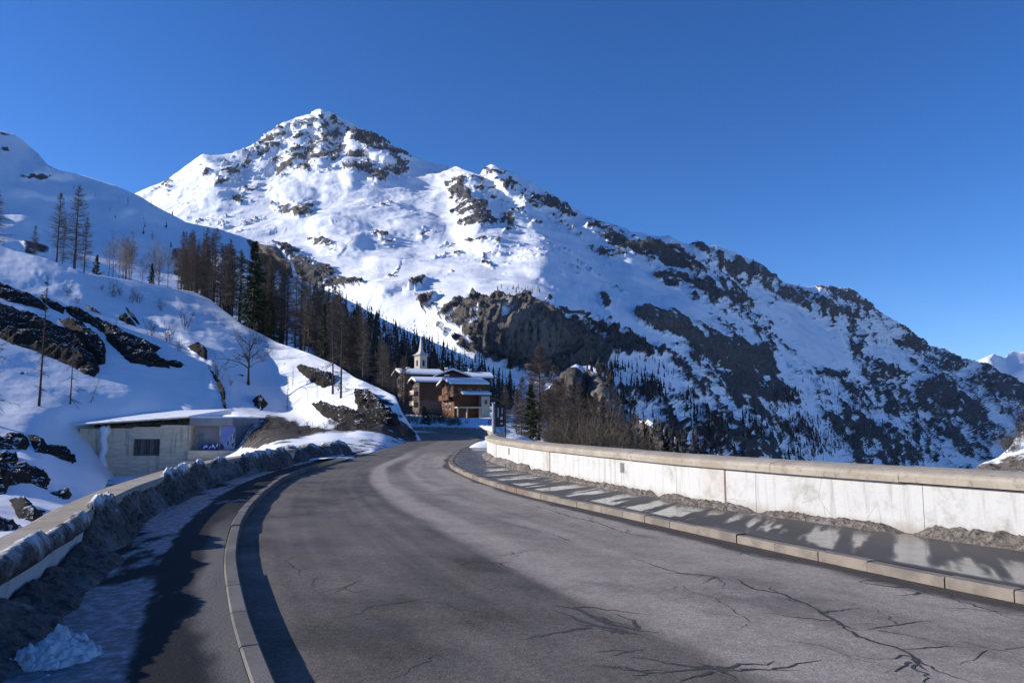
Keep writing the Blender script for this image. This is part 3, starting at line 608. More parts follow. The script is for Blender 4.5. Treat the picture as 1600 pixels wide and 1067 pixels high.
# damp cracks in the asphalt, traced where they show
def ribbon(pts, widths, z=0.004):
    pts = np.asarray(pts, float); t_ = np.gradient(pts, axis=0); t_ /= np.linalg.norm(t_, axis=1, keepdims=True) + 1e-9
    nrm = np.stack([-t_[:, 1], t_[:, 0]], -1) * np.asarray(widths)[:, None] / 2
    v = np.concatenate([pts - nrm, pts + nrm], 1).reshape(-1, 2)
    v = np.c_[v, np.full(len(v), z)]; n = len(pts)
    f = [(2 * i, 2 * i + 2, 2 * i + 3, 2 * i + 1) for i in range(n - 1)]
    return v, f
CV, CF = [], []
def add_crack(path_px, w, seed, branches=2):
    rs = np.random.RandomState(seed)
    g = []
    for (u, v) in path_px:
        d = H * F / (v - HZ) ; g.append(P(u, v, 1.0)[[0, 1]] * 0 + P(u, v, -H / (P(u, v, 1.0)[2] - H))[:2])
    p = np.asarray(g); p, L = arc_resample(p, 0.05)
    if len(p) < 4: return
    n = len(p); jit = np.cumsum(rs.randn(n, 2) * 0.012, 0); jit -= np.linspace(0, 1, n)[:, None] * jit[-1]
    p = p + jit
    wd = w * (0.35 + 0.9 * np.abs(np.interp(np.arange(n), np.arange(0, n + 8, 4), rs.rand(len(np.arange(0, n + 8, 4)))))) * np.minimum(1, np.minimum(np.arange(n), np.arange(n)[::-1]) / 5.0 + 0.1)
    z = 0.0016 + 0.0002 * (seed % 9)
    v, f = ribbon(p, wd * 0.75, z); o = sum(len(a) for a in CV); CV.append(v); CF.extend([tuple(i + o for i in q) for q in f])
    for b in range(branches):
        k = rs.randint(2, n - 2); a = rs.rand() * 6.28; m = rs.randint(5, 16)
        q = p[k] + np.cumsum(np.stack([np.cos(a + rs.randn(m) * 0.5), np.sin(a + rs.randn(m) * 0.5)], -1) * 0.05, 0)
        v, f = ribbon(q, w * 0.5 * np.linspace(1, 0.1, m), z + 0.0001); o = sum(len(x) for x in CV); CV.append(v); CF.extend([tuple(i + o for i in r) for r in f])
for k, (px, w, br) in enumerate([
        ([(1150, 905), (1185, 918), (1230, 928), (1265, 945), (1310, 975), (1340, 985)], 0.05, 4), ([(1310, 975), (1345, 995), (1400, 1015), (1450, 1048)], 0.06, 4), ([(1340, 985), (1400, 975), (1460, 970)], 0.025, 2),
        ([(1400, 1015), (1480, 1012), (1530, 1012)], 0.02, 1), ([(860, 945), (910, 955), (950, 975), (1000, 985), (1030, 988)], 0.10, 4), ([(900, 975), (960, 982), (1005, 992)], 0.12, 3), ([(930, 1020), (985, 1018), (1010, 1012)], 0.035, 1), ([(930, 1041), (1000, 1042)], 0.05, 1),
        ([(985, 1055), (1060, 1050), (1110, 1045), (1160, 1048), (1250, 1047)], 0.05, 3), ([(1090, 1035), (1150, 1060)], 0.09, 3), ([(720, 882), (745, 876), (775, 880), (800, 878)], 0.06, 2), ([(760, 868), (790, 866), (812, 872)], 0.03, 2), ([(700, 942), (720, 955), (705, 955)], 0.03, 1),
        ([(1480, 930), (1510, 940), (1560, 955), (1600, 962)], 0.03, 3), ([(1330, 880), (1380, 905), (1460, 930)], 0.12, 5), ([(1250, 862), (1330, 882), (1400, 905)], 0.06, 4), ([(1100, 840), (1180, 870), (1240, 880)], 0.03, 3), ([(840, 790), (900, 808), (980, 832), (1030, 842)], 0.04, 5), ([(760, 810), (840, 830), (900, 848)], 0.03, 5), ([(980, 870), (1060, 895), (1150, 905)], 0.035, 4),
        ([(1160, 865), (1200, 870), (1225, 862)], 0.02, 1), ([(1320, 938), (1345, 936)], 0.03, 2), ([(520, 925), (545, 915), (560, 905)], 0.04, 2), ([(480, 905), (510, 900), (520, 898)], 0.03, 1), ([(560, 950), (600, 945), (640, 940)], 0.03, 2), ([(445, 875), (455, 885), (470, 900)], 0.03, 2), ([(640, 1010), (700, 1030)], 0.02, 1),
        ([(1050, 910), (1120, 935), (1180, 975)], 0.012, 2), ([(1500, 1000), (1560, 1015), (1600, 1020)], 0.02, 2), ([(600, 760), (680, 768), (740, 772)], 0.03, 3), ([(1200, 1000), (1280, 1010), (1330, 1030)], 0.012, 2)]):
    add_crack(px, w, 500 + k, br)
me = mesh_np('crack', np.concatenate(CV), np.asarray(CF), False)
tag(link('crack', me, simple('damp_crack', (0.035, 0.034, 0.035), (0.075, 0.07, 0.068), 30, 0.85), road), kind='stuff')

# kerbs, stone by stone
MAT['kerb'] = simple('kerb_granite', (0.25, 0.21, 0.175), (0.15, 0.13, 0.112), 2.6, 0.85, 0.5, 60, 0.01)
MAT['kerb_dark'] = simple('kerb_concrete_grey', (0.16, 0.15, 0.14), (0.10, 0.095, 0.09), 2.0, 0.85, 0.5, 60, 0.01)
MAT['kerb_red'] = simple('kerb_worn_stone', (0.20, 0.14, 0.115), (0.13, 0.10, 0.09), 5.0, 0.85, 0.6, 40, 0.012)
def strip_piece(a, b, o0, o1, z0, z1, line, n=5, ch=0.015):
    """curved block along line (arc interval a..b), from lateral offset o0 to o1"""
    P_, s = line
    ss = np.linspace(a, b, n); c = np.stack([np.interp(ss, s, P_[:, 0]), np.interp(ss, s, P_[:, 1])], -1)
    tt = np.stack([np.interp(ss + 0.05, s, P_[:, 0]) - np.interp(ss - 0.05, s, P_[:, 0]), np.interp(ss + 0.05, s, P_[:, 1]) - np.interp(ss - 0.05, s, P_[:, 1])], -1)
    tt /= np.linalg.norm(tt, axis=1, keepdims=True); nr = np.stack([tt[:, 1], -tt[:, 0]], -1)
    prof = [(o0, z0), (o0, z1 - ch), (o0 + ch, z1), (o1 - ch, z1), (o1, z1 - ch), (o1, z0)]
    vs_ = []; 
    for i in range(n):
        for (o, z) in prof: vs_.append((*(c[i] + nr[i] * o), z))
    k = len(prof); fs = [(i * k + j, (i + 1) * k + j, (i + 1) * k + (j + 1) % k, i * k + (j + 1) % k) for i in range(n - 1) for j in range(k)]
    fs += [tuple(range(k)), tuple(range((n - 1) * k, n * k))[::-1]]
    return vs_, fs
def kerb(name, line, o0, o1, z1, mats, stone, smax, seed, smin=0):
    root = empty(name); tag(root, kind='structure'); rs = random.Random(seed); a = smin
    while a < smax:
        b = a + stone * rs.uniform(0.8, 1.25)
        dz = rs.uniform(-0.012, 0.008)
        v, f = strip_piece(a + 0.006, b - 0.006, o0 + rs.uniform(-.006, .006), o1, -0.15, z1 + dz, line)
        MB().add(v, f).build('kerb_stone', rs.choice(mats), root)
        a = b
    return root
lkl = arc_resample(Lk, 0.1); rkl = arc_resample(Rk, 0.1)
kerb('left_kerb', lkl, -0.14, 0.0, 0.125, [MAT['kerb_dark']], 1.0, 42, 3, smin=10)
kerb('right_kerb', rkl, 0.0, 0.17, 0.115, [MAT['kerb'], MAT['kerb'], MAT['kerb'], MAT['kerb_red']], 0.75, 52, 4, smin=8)

# pavements
lko = offset(lkl[0], -0.142)
lkn = lko[lkl[1] < 45]
lwf = arc_resample(cr(LW, 600), 0.1)
lwi = offset(lwf[0], 0.42)
def between(A, B, nl, nw):
    a, _ = arc_resample(A, n=nl); b, _ = arc_resample(B, n=nl)
    w = np.linspace(0, 1, nw)[None, :, None]
    return a[:, None] * (1 - w) + b[:, None] * w
Lw_ext = np.vstack([lwi, [(-8.6, 33), (-8.3, 36), (-7.85, 40)]])
kk = lko[(lko[:, 1] < 40)]
pv = between(Lw_ext, kk, 500, 70)
sl2 = np.linspace(0, 1, 70)[None] + 0 * pv[..., 0]
al2 = np.arange(500)[:, None] * 0.11 + 0 * sl2
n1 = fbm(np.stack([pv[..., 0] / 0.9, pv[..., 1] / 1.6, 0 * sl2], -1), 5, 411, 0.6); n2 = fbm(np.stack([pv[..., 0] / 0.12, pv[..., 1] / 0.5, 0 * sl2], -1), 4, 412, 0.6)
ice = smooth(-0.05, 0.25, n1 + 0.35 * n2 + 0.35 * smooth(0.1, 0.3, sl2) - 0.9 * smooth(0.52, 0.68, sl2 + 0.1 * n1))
dry = smooth(0.80, 0.92, sl2 + 0.1 * n1 + 0.04 * n2) * smooth(14, 9, pv[..., 1])  # lighter dry strip, its inner edge set where the snow bank's shadow ends
pz = 0.112 + 0.012 * n1 * (1 - smooth(.9, 1, sl2)) + 0.006 * n2 * ice
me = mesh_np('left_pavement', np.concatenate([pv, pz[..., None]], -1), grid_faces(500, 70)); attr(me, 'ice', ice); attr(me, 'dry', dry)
t = NT('icy_shaded_pavement'); p = t.pos(); gr = t.noise(p, 80, 3, 0.8)
c = t.mix(t.attr('ice'), (0.02, 0.02, 0.022), t.mix(t.ramp(t.noise(p, 9, 5), 0.4, 0.72), (0.06, 0.07, 0.085), (0.34, 0.37, 0.42)))  # wet near-black base and dark ice, with the snow bank's shade painted in
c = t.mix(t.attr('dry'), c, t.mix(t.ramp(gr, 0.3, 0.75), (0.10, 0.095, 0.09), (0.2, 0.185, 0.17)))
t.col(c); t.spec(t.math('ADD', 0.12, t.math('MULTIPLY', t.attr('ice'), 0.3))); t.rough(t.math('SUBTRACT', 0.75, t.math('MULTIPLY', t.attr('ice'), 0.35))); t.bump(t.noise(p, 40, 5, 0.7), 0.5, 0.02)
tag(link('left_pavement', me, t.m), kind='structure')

rki = offset(rkl[0], 0.172)
RwL = arc_resample(cr(RW, 900), 0.1)
m = rki[:, 1] < 44
pv = between(rki[m], np.vstack([RwL[0], [(-0.7, 40), (-0.9, 44)]]), 900, 70)
sl2 = np.linspace(0, 1, 70)[None] + 0 * pv[..., 0]; al2 = np.linspace(0, 62, 900)[:, None] + 0 * sl2
n1 = fbm(np.stack([al2 / 0.30, sl2 * 0.9 + al2 * 0.2, 0 * sl2], -1), 4, 421, 0.55); n2 = fbm(np.stack([al2 / 1.6, sl2 * 2, 0 * sl2], -1), 4, 422)
pud = smooth(-0.06, 0.18, n1 + 0.45 * n2 + 0.05) * smooth(0.02, 0.10, sl2) * smooth(1.0, 0.94, sl2)
damp = np.clip(0.75 + 0.5 * n2 + 0.2 * n1, 0, 1)
me = mesh_np('right_pavement', np.concatenate([pv, np.full(pv.shape[:2] + (1,), 0.108)], -1), grid_faces(900, 70)); attr(me, 'pud', pud); attr(me, 'damp', damp)
t = NT('wet_pavement'); p = t.pos(); gr = t.noise(p, 80, 3, 0.8)
c = t.mix(t.attr('damp'), t.mix(t.ramp(gr, 0.3, 0.7), (0.11, 0.10, 0.095), (0.17, 0.16, 0.15)), t.mix(t.ramp(gr, 0.3, 0.7), (0.04, 0.038, 0.037), (0.075, 0.07, 0.067)))
t.col(c); pd = t.attr('pud')
t.rough(t.math('SUBTRACT', 0.72, t.math('MULTIPLY', pd, t.ramp(t.noise(p, 6, 5, 0.7), 0.35, 0.65, 0.52, 0.64)))); t.spec(t.math('ADD', 0.22, t.math('MULTIPLY', pd, 0.28)))
t.bump(t.noise(p, 60, 4, 0.8), t.math('SUBTRACT', 0.45, t.math('MULTIPLY', pd, 0.43)), 0.01)
tag(link('right_pavement', me, t.m), kind='structure')

# ------------------------------------------------------------------ ground under and around everything
edge = [(22, -60), (16.5, -5), (12.6, 1.5), (9.4, 6.2), (7.2, 9.7), (4.8, 13.8), (3.5, 16.8), (1.8, 21.8), (0.2, 28.5), (-0.3, 33.5), (0.0, 37), (1.0, 40), (2.6, 44), (3.4, 56), (3.6, 70), (4, 85), (5, 100), (6, 130), (3, 178), (-6, 230), (-40, 300), (-150, 700)]
ny, nx = 330, 330
gy = np.concatenate([np.linspace(-60, 0, 40), np.linspace(0.5, 110, 190), np.geomspace(111, 700, 100)])
gx = np.concatenate([-np.geomspace(500, 20, 50), np.linspace(-19.7, 60, 200), np.geomspace(61, 700, 80)])
GX, GY = np.meshgrid(gx, gy)
d_, sd_, _ = seg_dist(GX, GY, edge)
right = np.where(sd_ < 0, d_, 0)      # travel is +y: right side has negative cross here
base = np.interp(GY + 0.35 * (GX + 8) * (GY > 60), [-60, 0, 100, 106, 120, 170, 260, 400, 700], [-0.35, -0.35, -0.35, 0.3, 0.7, 2.7, 8, 14, 20])
zz = base - np.where(right > 0, 0.6 + np.interp(right, [0, 4, 20, 90, 300, 700], [0, 2.5, 9, 42, 80, 110]), 0)
left = np.clip(np.interp(GY, [-60, 0, 7, 14, 28, 60, 95, 120, 200], [2, -2.9, -4.8, -7.2, -8.9, -8.7, -14, -40, -60]) - GX, 0, 60)
zz = zz - np.interp(left, [0, 1, 6, 60], [0, 1.2, 2.6, 4]) * smooth(120, 90, GY)
amp = smooth(0.5, 6, right) + smooth(106, 120, GY)
zz = zz + np.clip(amp, 0, 1) * 0.7 * fbm(np.stack([GX / 9, GY / 9, 0 * GX], -1), 4, 431)
me = mesh_np('ground', np.stack([GX, GY, zz], -1), grid_faces(len(gy), len(gx)))
attr(me, 'rock', 0.12 + 0.30 * fbm(np.stack([GX / 6, GY / 6, zz / 3], -1), 4, 441)); attr(me, 'warm', 0 * GX); attr(me, 'dirt', 0.5 * smooth(0.05, 0.3, fbm(np.stack([GX / 4, GY / 4, 0 * GX], -1), 4, 442)) * smooth(90, 60, GY))
tag(link('ground', me, MAT['hill']), kind='structure')
def gz(x, y):
    i = int(np.clip(np.searchsorted(gy, y), 1, len(gy) - 1)); j = int(np.clip(np.searchsorted(gx, x), 1, len(gx) - 1))
    fy = (y - gy[i - 1]) / (gy[i] - gy[i - 1]); fx = (x - gx[j - 1]) / (gx[j] - gx[j - 1])
    return float((zz[i - 1, j - 1] * (1 - fx) + zz[i - 1, j] * fx) * (1 - fy) + (zz[i, j - 1] * (1 - fx) + zz[i, j] * fx) * fy)
th = np.linspace(0, 2 * np.pi, 97)[:-1]
rr = np.array([300., 700, 2000, 6000, 14000, 27000])
vf = np.concatenate([np.array([[0, 0, -520.]])] + [np.stack([r * np.cos(th), r * np.sin(th), np.full(96, -520.)], -1) for r in rr])
tri = [(0, 1 + k, 1 + (k + 1) % 96) for k in range(96)]
quads = [(1 + i * 96 + k, 1 + (i + 1) * 96 + k, 1 + (i + 1) * 96 + (k + 1) % 96, 1 + i * 96 + (k + 1) % 96) for i in range(len(rr) - 1) for k in range(96)]
tag(link('valley_floor', mesh_np('valley_floor', vf, [np.asarray(tri), np.asarray(quads)]), MAT['snow']), kind='structure')
#PART2
# ------------------------------------------------------------------ parapets
t = NT('white_plaster'); p = t.pos()
st = t.math('MAXIMUM', t.math('MULTIPLY', t.ramp(t.noise(t.vec(p, (2.2, 2.2, 0.16)), 3.2, 6, 0.7), 0.50, 0.72), 0.8), t.ramp(t.noise(p, 1.3, 6, 0.75), 0.50, 0.75))
c = t.mix(st, (0.50, 0.495, 0.485), (0.30, 0.28, 0.25))
low = t.n.new('ShaderNodeSeparateXYZ'); t.l.new(p, low.inputs[0])
c = t.mix(t.math('MULTIPLY', t.ramp(t.math('ADD', low.outputs[2], t.math('MULTIPLY', t.noise(p, 3, 4), 0.35)), 0.50, 0.26), 0.85), c, (0.30, 0.26, 0.22))
vo = t.voro(t.vec(p, (1, 1, 1)), 1.1, 'DISTANCE_TO_EDGE')
crk = t.math('MULTIPLY', t.ramp(vo, 0.012, 0.004), t.ramp(t.noise(p, 0.7, 3), 0.5, 0.6))
c = t.mix(t.math('MULTIPLY', crk, 0.6), c, (0.3, 0.27, 0.24))
t.col(c).rough(0.85); t.bump(t.noise(p, 25, 5, 0.7), 0.35, 0.015); MAT['plaster'] = t.m
t = NT('coping_concrete'); p = t.pos()
c = t.mix(t.ramp(t.noise(p, 1.6, 5, 0.65), 0.35, 0.7), (0.30, 0.255, 0.20), (0.40, 0.35, 0.29))
c = t.mix(t.ramp(t.noise(p, 9, 5, 0.7), 0.52, 0.75), c, (0.18, 0.155, 0.135))
t.col(c).rough(0.9); t.bump(t.noise(p, 45, 5, 0.75), 0.5, 0.01); MAT['coping'] = t.m
MAT['pilaster'] = simple('pilaster_concrete', (0.50, 0.48, 0.45), (0.36, 0.34, 0.31), 2.5, 0.85, 0.3, 40, 0.01)
MAT['hole'] = simple('drain_plate', (0.20, 0.19, 0.18), (0.12, 0.115, 0.11), 9, 0.8)
MAT['rust'] = simple('rusty_iron', (0.26, 0.15, 0.09), (0.16, 0.10, 0.07), 9, 0.8)

def curved(line, a, b, prof, n, jit=0):
    P_, s = line
    ss = np.linspace(a, b, n); c = np.stack([np.interp(ss, s, P_[:, 0]), np.interp(ss, s, P_[:, 1])], -1)
    tt = np.stack([np.interp(ss + 0.06, s, P_[:, 0]) - np.interp(ss - 0.06, s, P_[:, 0]), np.interp(ss + 0.06, s, P_[:, 1]) - np.interp(ss - 0.06, s, P_[:, 1])], -1)
    tt /= np.linalg.norm(tt, axis=1, keepdims=True); nr = np.stack([tt[:, 1], -tt[:, 0]], -1)
    vs_ = [(*(c[i] + nr[i] * o), z) for i in range(n) for (o, z) in prof]
    k = len(prof); fs = [(i * k + j, (i + 1) * k + j, (i + 1) * k + (j + 1) % k, i * k + (j + 1) % k) for i in range(n - 1) for j in range(k)]
    fs += [tuple(range(k)), tuple(range((n - 1) * k, n * k))[::-1]]
    return vs_, fs
def s_of(line, x, y):
    return float(line[1][np.argmin((line[0][:, 0] - x) ** 2 + (line[0][:, 1] - y) ** 2)])
rw = RwL; smax = rw[1][-1]
par = empty('parapet_wall', (0, 0, 0)); tag(par, 'long curved white plastered parapet with tan concrete coping beside the damp pavement', 'wall')
a = 4.0; rs = random.Random(5); k = 0
while a < smax - 0.5:
    b = min(a + rs.uniform(2.2, 3.0), smax)
    v, f = curved(rw, a + 0.004, b - 0.004, [(0, -1.2), (0, 0.80), (0.34, 0.80), (0.34, -1.2)], 9)
    MB().add(v, f).build('wall_panel', MAT['plaster'], par); a = b
a = 4.0
while a < smax - 0.5:
    b = min(a + rs.uniform(1.9, 2.3), smax); dz = rs.uniform(-.006, .006)
    v, f = curved(rw, a + 0.004, b - 0.004, [(-0.085, 0.815 + dz), (-0.095, 0.905 + dz), (-0.085, 0.94 + dz), (-0.045, 0.965 + dz), (0.10, 1.0 + dz), (0.38, 1.02 + dz), (0.42, 0.99 + dz), (0.42, 0.815 + dz)], 8)
    o = MB().add(v, f).build('coping_slab', MAT['coping'], par, smooth_sh=False); a = b
for (u, v_) in ((1111, 760), (853, 725), (774, 710), (1590, 800)):
    g = P(u, v_, 1.0); 
    # nearest point of the wall line seen at column u
    uu = CX + F * rw[0][:, 0] / np.maximum(rw[0][:, 1], 0.1) / (cp - sp * (-(v_ - CY) / F)) * (cp - sp * (-(v_ - CY) / F))
    ok = rw[0][:, 1] > 4
    i = int(np.argmin(np.where(ok, np.abs(uu - u), 1e9))); sc = rw[1][i]; w = 0.30 if u != 1590 else 0.25
    if u == 1590: continue
    v, f = curved(rw, sc - w, sc + w, [(-0.012, 0.1), (-0.012, 0.803), (0.1, 0.803), (0.1, 0.1)], 4)
    MB().add(v, f).build('pilaster', MAT['pilaster'], par)
    v, f = curved(rw, sc + (-w - 0.03), sc - w - 0.005, [(-0.006, 0.15), (-0.006, 0.803), (0.1, 0.803), (0.1, 0.15)], 3)
    MB().add(v, f).build('joint_stain', MAT['rust'] if u == 1111 else MAT['hole'], par)
for u in (971, 795):
    uu = CX + F * rw[0][:, 0] / np.maximum(rw[0][:, 1], 0.1); i = int(np.argmin(np.where(rw[0][:, 1] > 4, np.abs(uu - u), 1e9))); sc = rw[1][i]
    v, f = curved(rw, sc - 0.09, sc + 0.09, [(-0.01, 0.50), (-0.01, 0.72), (0.1, 0.72), (0.1, 0.50)], 3)
    MB().add(v, f).build('drain_plate', MAT['hole'], par)

lw = lwf
lpar = empty('parapet_wall', (0, 0, 0)); tag(lpar, 'low parapet with wide flat tan coping on the left, half buried in dirty snow', 'wall')
a = 2.0; smaxl = lw[1][-1]
while a < smaxl - 0.3:
    b = min(a + 2.1, smaxl)
    v, f = curved(lw, a + 0.004, b - 0.004, [(-0.03, 0.49), (-0.03, 0.575), (0.02, 0.60), (0.42, 0.60), (0.46, 0.575), (0.46, 0.49)], 7)
    MB().add(v, f).build('coping_slab', MAT['coping'], lpar)
    v, f = curved(lw, a + 0.003, b - 0.003, [(0.03, -4.5), (0.03, 0.49), (0.40, 0.49), (0.40, -4.5)], 7)
    MB().add(v, f).build('wall_panel', MAT['plaster'], lpar); a = b

# ------------------------------------------------------------------ ploughed, dirty snow
def dirty_snow(name, d0, d1, zlo, zhi, scale=4.0):
    t = NT(name); p = t.pos(); sep = t.n.new('ShaderNodeSeparateXYZ'); t.l.new(p, sep.inputs[0])
    h = t.ramp(t.math('ADD', sep.outputs[2], t.math('MULTIPLY', t.math('SUBTRACT', t.noise(p, 2.2, 5, 0.7), 0.5), 1.0)), zlo, zhi)
    grime = t.mix(t.ramp(t.noise(p, scale * 3, 6, 0.75), 0.35, 0.65), d0, d1)
    sn = t.mix(t.ramp(t.noise(p, scale * 2, 5, 0.7), 0.55, 0.75), SNOW, (0.45, 0.42, 0.40))
    grime = t.mix(t.math('MULTIPLY', t.ramp(t.noise(p, 1.1, 5, 0.7), 0.50, 0.66), 0.55), grime, (0.30, 0.28, 0.27))
    t.col(t.mix(h, grime, sn)).rough(0.7); t.bump(t.noise(p, 22, 5, 0.75), 0.8, 0.05)
    return t.m
MAT['bank'] = dirty_snow('ploughed_snow', (0.025, 0.021, 0.020), (0.13, 0.115, 0.105), 0.50, 0.82)
MAT['grime'] = dirty_snow('grimy_snow', (0.07, 0.058, 0.05), (0.24, 0.205, 0.18), 0.62, 0.9, 6.0)
def bank(name, line, a, b, prof, mat, label, cat, seed, namp, ends=1.2, step=0.07, nw=22, nscale=0.35):
    P_, s = line; n = int((b - a) / step)
    ss = np.linspace(a, b, n); c = np.stack([np.interp(ss, s, P_[:, 0]), np.interp(ss, s, P_[:, 1])], -1)
    tt = np.gradient(c, axis=0); tt /= np.linalg.norm(tt, axis=1, keepdims=True); nr = np.stack([tt[:, 1], -tt[:, 0]], -1)
    pr = np.asarray(prof, float); w = np.linspace(0, len(pr) - 1, nw); o = np.interp(w, np.arange(len(pr)), pr[:, 0]); z = np.interp(w, np.arange(len(pr)), pr[:, 1])
    e = smooth(0, ends, ss - a) * smooth(0, ends, b - ss)
    z0 = pr[-1, 1]
    lump = 0.66 + 0.34 * smooth(-0.35, 0.35, fbm(np.stack([ss / 1.3, 0 * ss, 0 * ss], -1), 3, seed + 7)); lump = (lump * e)[:, None]
    pos = np.concatenate([c[:, None] + nr[:, None] * (o[0] + (o - o[0]) * (0.5 + 0.5 * lump))[..., None], (z0 + (z[None] - z0) * lump)[..., None]], -1)
    q = fbm(pos / nscale, 4, seed, 0.6) + 0.6 * (fbm(pos / (nscale * 0.3), 3, seed + 3, 0.6, True))
    edge_ = np.minimum(1, np.minimum(np.arange(nw), np.arange(nw)[::-1]) / 2.0)[None] * e[:, None]
    pos[..., 2] += namp * q * edge_; pos[..., :2] += (nr[:, None] * (namp * 0.9 * fbm(pos / nscale, 4, seed + 9)[..., None])) * edge_[..., None]
    return tag(link(name, mesh_np(name, pos, grid_faces(n, nw)), mat), label, cat)
wa = s_of(lw, -5.3, 8.3)
bank('snow_bank', lw, wa, smaxl + 0.0, [(0.35, 0.57), (0.40, 0.66), (0.47, 0.70), (0.54, 0.60), (0.62, 0.40), (0.72, 0.23), (0.84, 0.09)], MAT['bank'], 'long bank of dirty ploughed snow along the inside of the left parapet', 'snow bank', 600, 0.095, nscale=0.24, step=0.05, nw=30)
bank('snow_bank', lw, s_of(lw, -3.2, 2.2), wa + 1.2, [(0.30, 0.58), (0.35, 0.66), (0.43, 0.69), (0.50, 0.62), (0.53, 0.50), (0.47, 0.44)], MAT['bank'], 'thin crust of lumpy snow on the near end of the left coping', 'snow', 620, 0.035, nscale=0.16, step=0.04, nw=14)
bank('snow_bank', lw, s_of(lw, -3.4, 3), wa + 1.0, [(0.40, 0.30), (0.46, 0.34), (0.60, 0.28), (0.78, 0.20), (0.95, 0.10)], MAT['bank'], 'low ridge of grey snow at the foot of the near left parapet', 'snow bank', 640, 0.05, nscale=0.2, step=0.04, nw=16)
bank('snow_bank', (np.array([(-8.3, 27.6), (-7.9, 29), (-7.7, 31), (-7.75, 34), (-7.9, 38)]), np.array([0, 1.5, 3.5, 6.5, 10.5])), 0, 10.5, [(-1.6, 0.2), (-1.2, 0.62), (-0.7, 0.72), (-0.3, 0.5), (0.1, 0.05)], MAT['bank'], 'rounded grey snow mound past the end of the left parapet', 'snow bank', 660, 0.14, nscale=0.7)
RB = [(s_of(rw, 8.4, 5.9), s_of(rw, 5.55, 10.6), 0.16, 'knobbly ridge of brown grimy snow at the parapet foot right of the rust streak'), (s_of(rw, 5.6, 10.5), s_of(rw, 4.2, 13.0), 0.08, 'short heap of grimy snow at the parapet foot below the rust streak'), (s_of(rw, 4.3, 12.8), s_of(rw, 3.0, 15.6), 0.08, 'scattered grimy snow lumps at the parapet foot left of the grey pilaster'),
      (s_of(rw, 3.1, 15.4), s_of(rw, 0.6, 23.0), 0.07, 'thin line of brown snow crumbs along the middle of the white parapet'), (s_of(rw, 0.6, 22.9), s_of(rw, -1.1, 34), 0.14, 'pale grey snow strip along the far end of the white parapet')]
for k, (b, a, hgt, lab) in enumerate(RB):
    a, b = min(a, b), max(a, b)
    bank('snow_ridge', rw, a, b, [(0.0, 0.15 + hgt), (-0.07, 0.15 + hgt), (-0.14, 0.13 + hgt * 0.7), (-0.21, 0.12 + hgt * 0.25), (-0.27, 0.09)], MAT['grime'], lab, 'snow', 680 + 10 * k, 0.055, ends=0.5, step=0.03, nw=16, nscale=0.12)
# loose clods of snow on the left pavement
def clods(name, cx, cy, r, n, z, mat, label, cat, seed, smax_=0.13):
    rs = np.random.RandomState(seed); vs_, fs = [], []; off = 0
    bm = bmesh.new(); bmesh.ops.create_icosphere(bm, subdivisions=1, radius=1); bv = np.array([v.co[:] for v in bm.verts]); bf = np.array([[v.index for v in f.verts] for f in bm.faces]); bm.free()
    gg = np.linspace(-1, 1, 70); A_, B_ = np.meshgrid(gg, gg); R2 = np.hypot(A_, B_)
    q3 = np.stack([A_, B_, 0 * A_], -1); hh = 0.15 * smooth(1.0, 0.0, R2 + 0.35 * fbm(q3 * 2.2, 4, seed + 1)) * (1 + 0.7 * fbm(q3 * 4.5, 4, seed + 2, 0.6)) + 0.05 * fbm(q3 * 11, 3, seed + 4, 0.6, True) * smooth(1.0, 0.7, R2) - 0.02 - 0.05 * smooth(0.75, 1.0, R2)
    vs_.append(np.stack([cx + A_ * r * 1.25, cy + B_ * r * 1.25, z + hh], -1).reshape(-1, 3)); g4 = grid_faces(70, 70); fs.append(np.concatenate([g4[:, [0, 1, 2]], g4[:, [0, 2, 3]]])); off = 4900
    for i in range(n):
        q = rs.randn(2) * r * 0.5; dd = np.hypot(*q) / r; s_ = smax_ * (0.25 + 0.75 * rs.rand() ** 2) * max(0.3, 1 - 0.6 * dd)
        v = bv * s_ * (1 + 0.75 * fbm(bv * 1.7 + i * 9.1, 3, seed, 0.6)[:, None]) * np.array([1, 1, 0.75])
        v = v + np.array([cx + q[0], cy + q[1], z + max(0, (1 - dd * 1.4)) * 0.16 * rs.rand() + s_ * 0.4]); vs_.append(v); fs.append(bf + off); off += len(v)
    return tag(link(name, mesh_np(name, np.concatenate(vs_), np.concatenate(fs)), mat), label, cat)
MAT['clod'] = simple('old_snow', (0.66, 0.67, 0.70), (0.36, 0.34, 0.33), 7, 0.7, 0.6, 40, 0.02, lo=0.45, hi=0.75)
g = P(85, 1020, 1.0); k_ = (0.14 - H) / (g[2] - H)
clods('snow_heap', g[0] * k_, g[1] * k_, 0.29, 150, 0.10, MAT['clod'], 'heap of loose white snow clods on the icy pavement in the near left corner', 'snow', 33, 0.06)['kind'] = 'stuff'

# ------------------------------------------------------------------ rock outcrops on the near hillside
def sample(L, U, Vv):
    c = np.clip((U - L.u[0]) / (L.u[-1] - L.u[0]) * (L.nu - 1), 0, L.nu - 1.001); c0 = c.astype(int); fc = (c - c0)[..., None]
    vb = np.interp(U, L.u, L.vb); vc = np.interp(U, L.u, L.vc); tt = np.clip((Vv - vb) / (vc - vb), 0, 0.999)
    r = np.interp(tt, L.t, np.arange(L.nt)); r = np.clip(r, 0, L.nt - 1.001); r0 = r.astype(int); fr = (r - r0)[..., None]
    g = lambda A: (A[r0, c0] * (1 - fc) + A[r0, c0 + 1] * fc) * (1 - fr) + (A[r0 + 1, c0] * (1 - fc) + A[r0 + 1, c0 + 1] * fc) * fr
    return g(L.pos), g(L.n2)
t = NT('dark_schist'); p = t.pos()
c = t.mix(t.ramp(t.noise(p, 0.9, 6, 0.7), 0.35, 0.65), (0.016, 0.0145, 0.0145), (0.042, 0.037, 0.033))
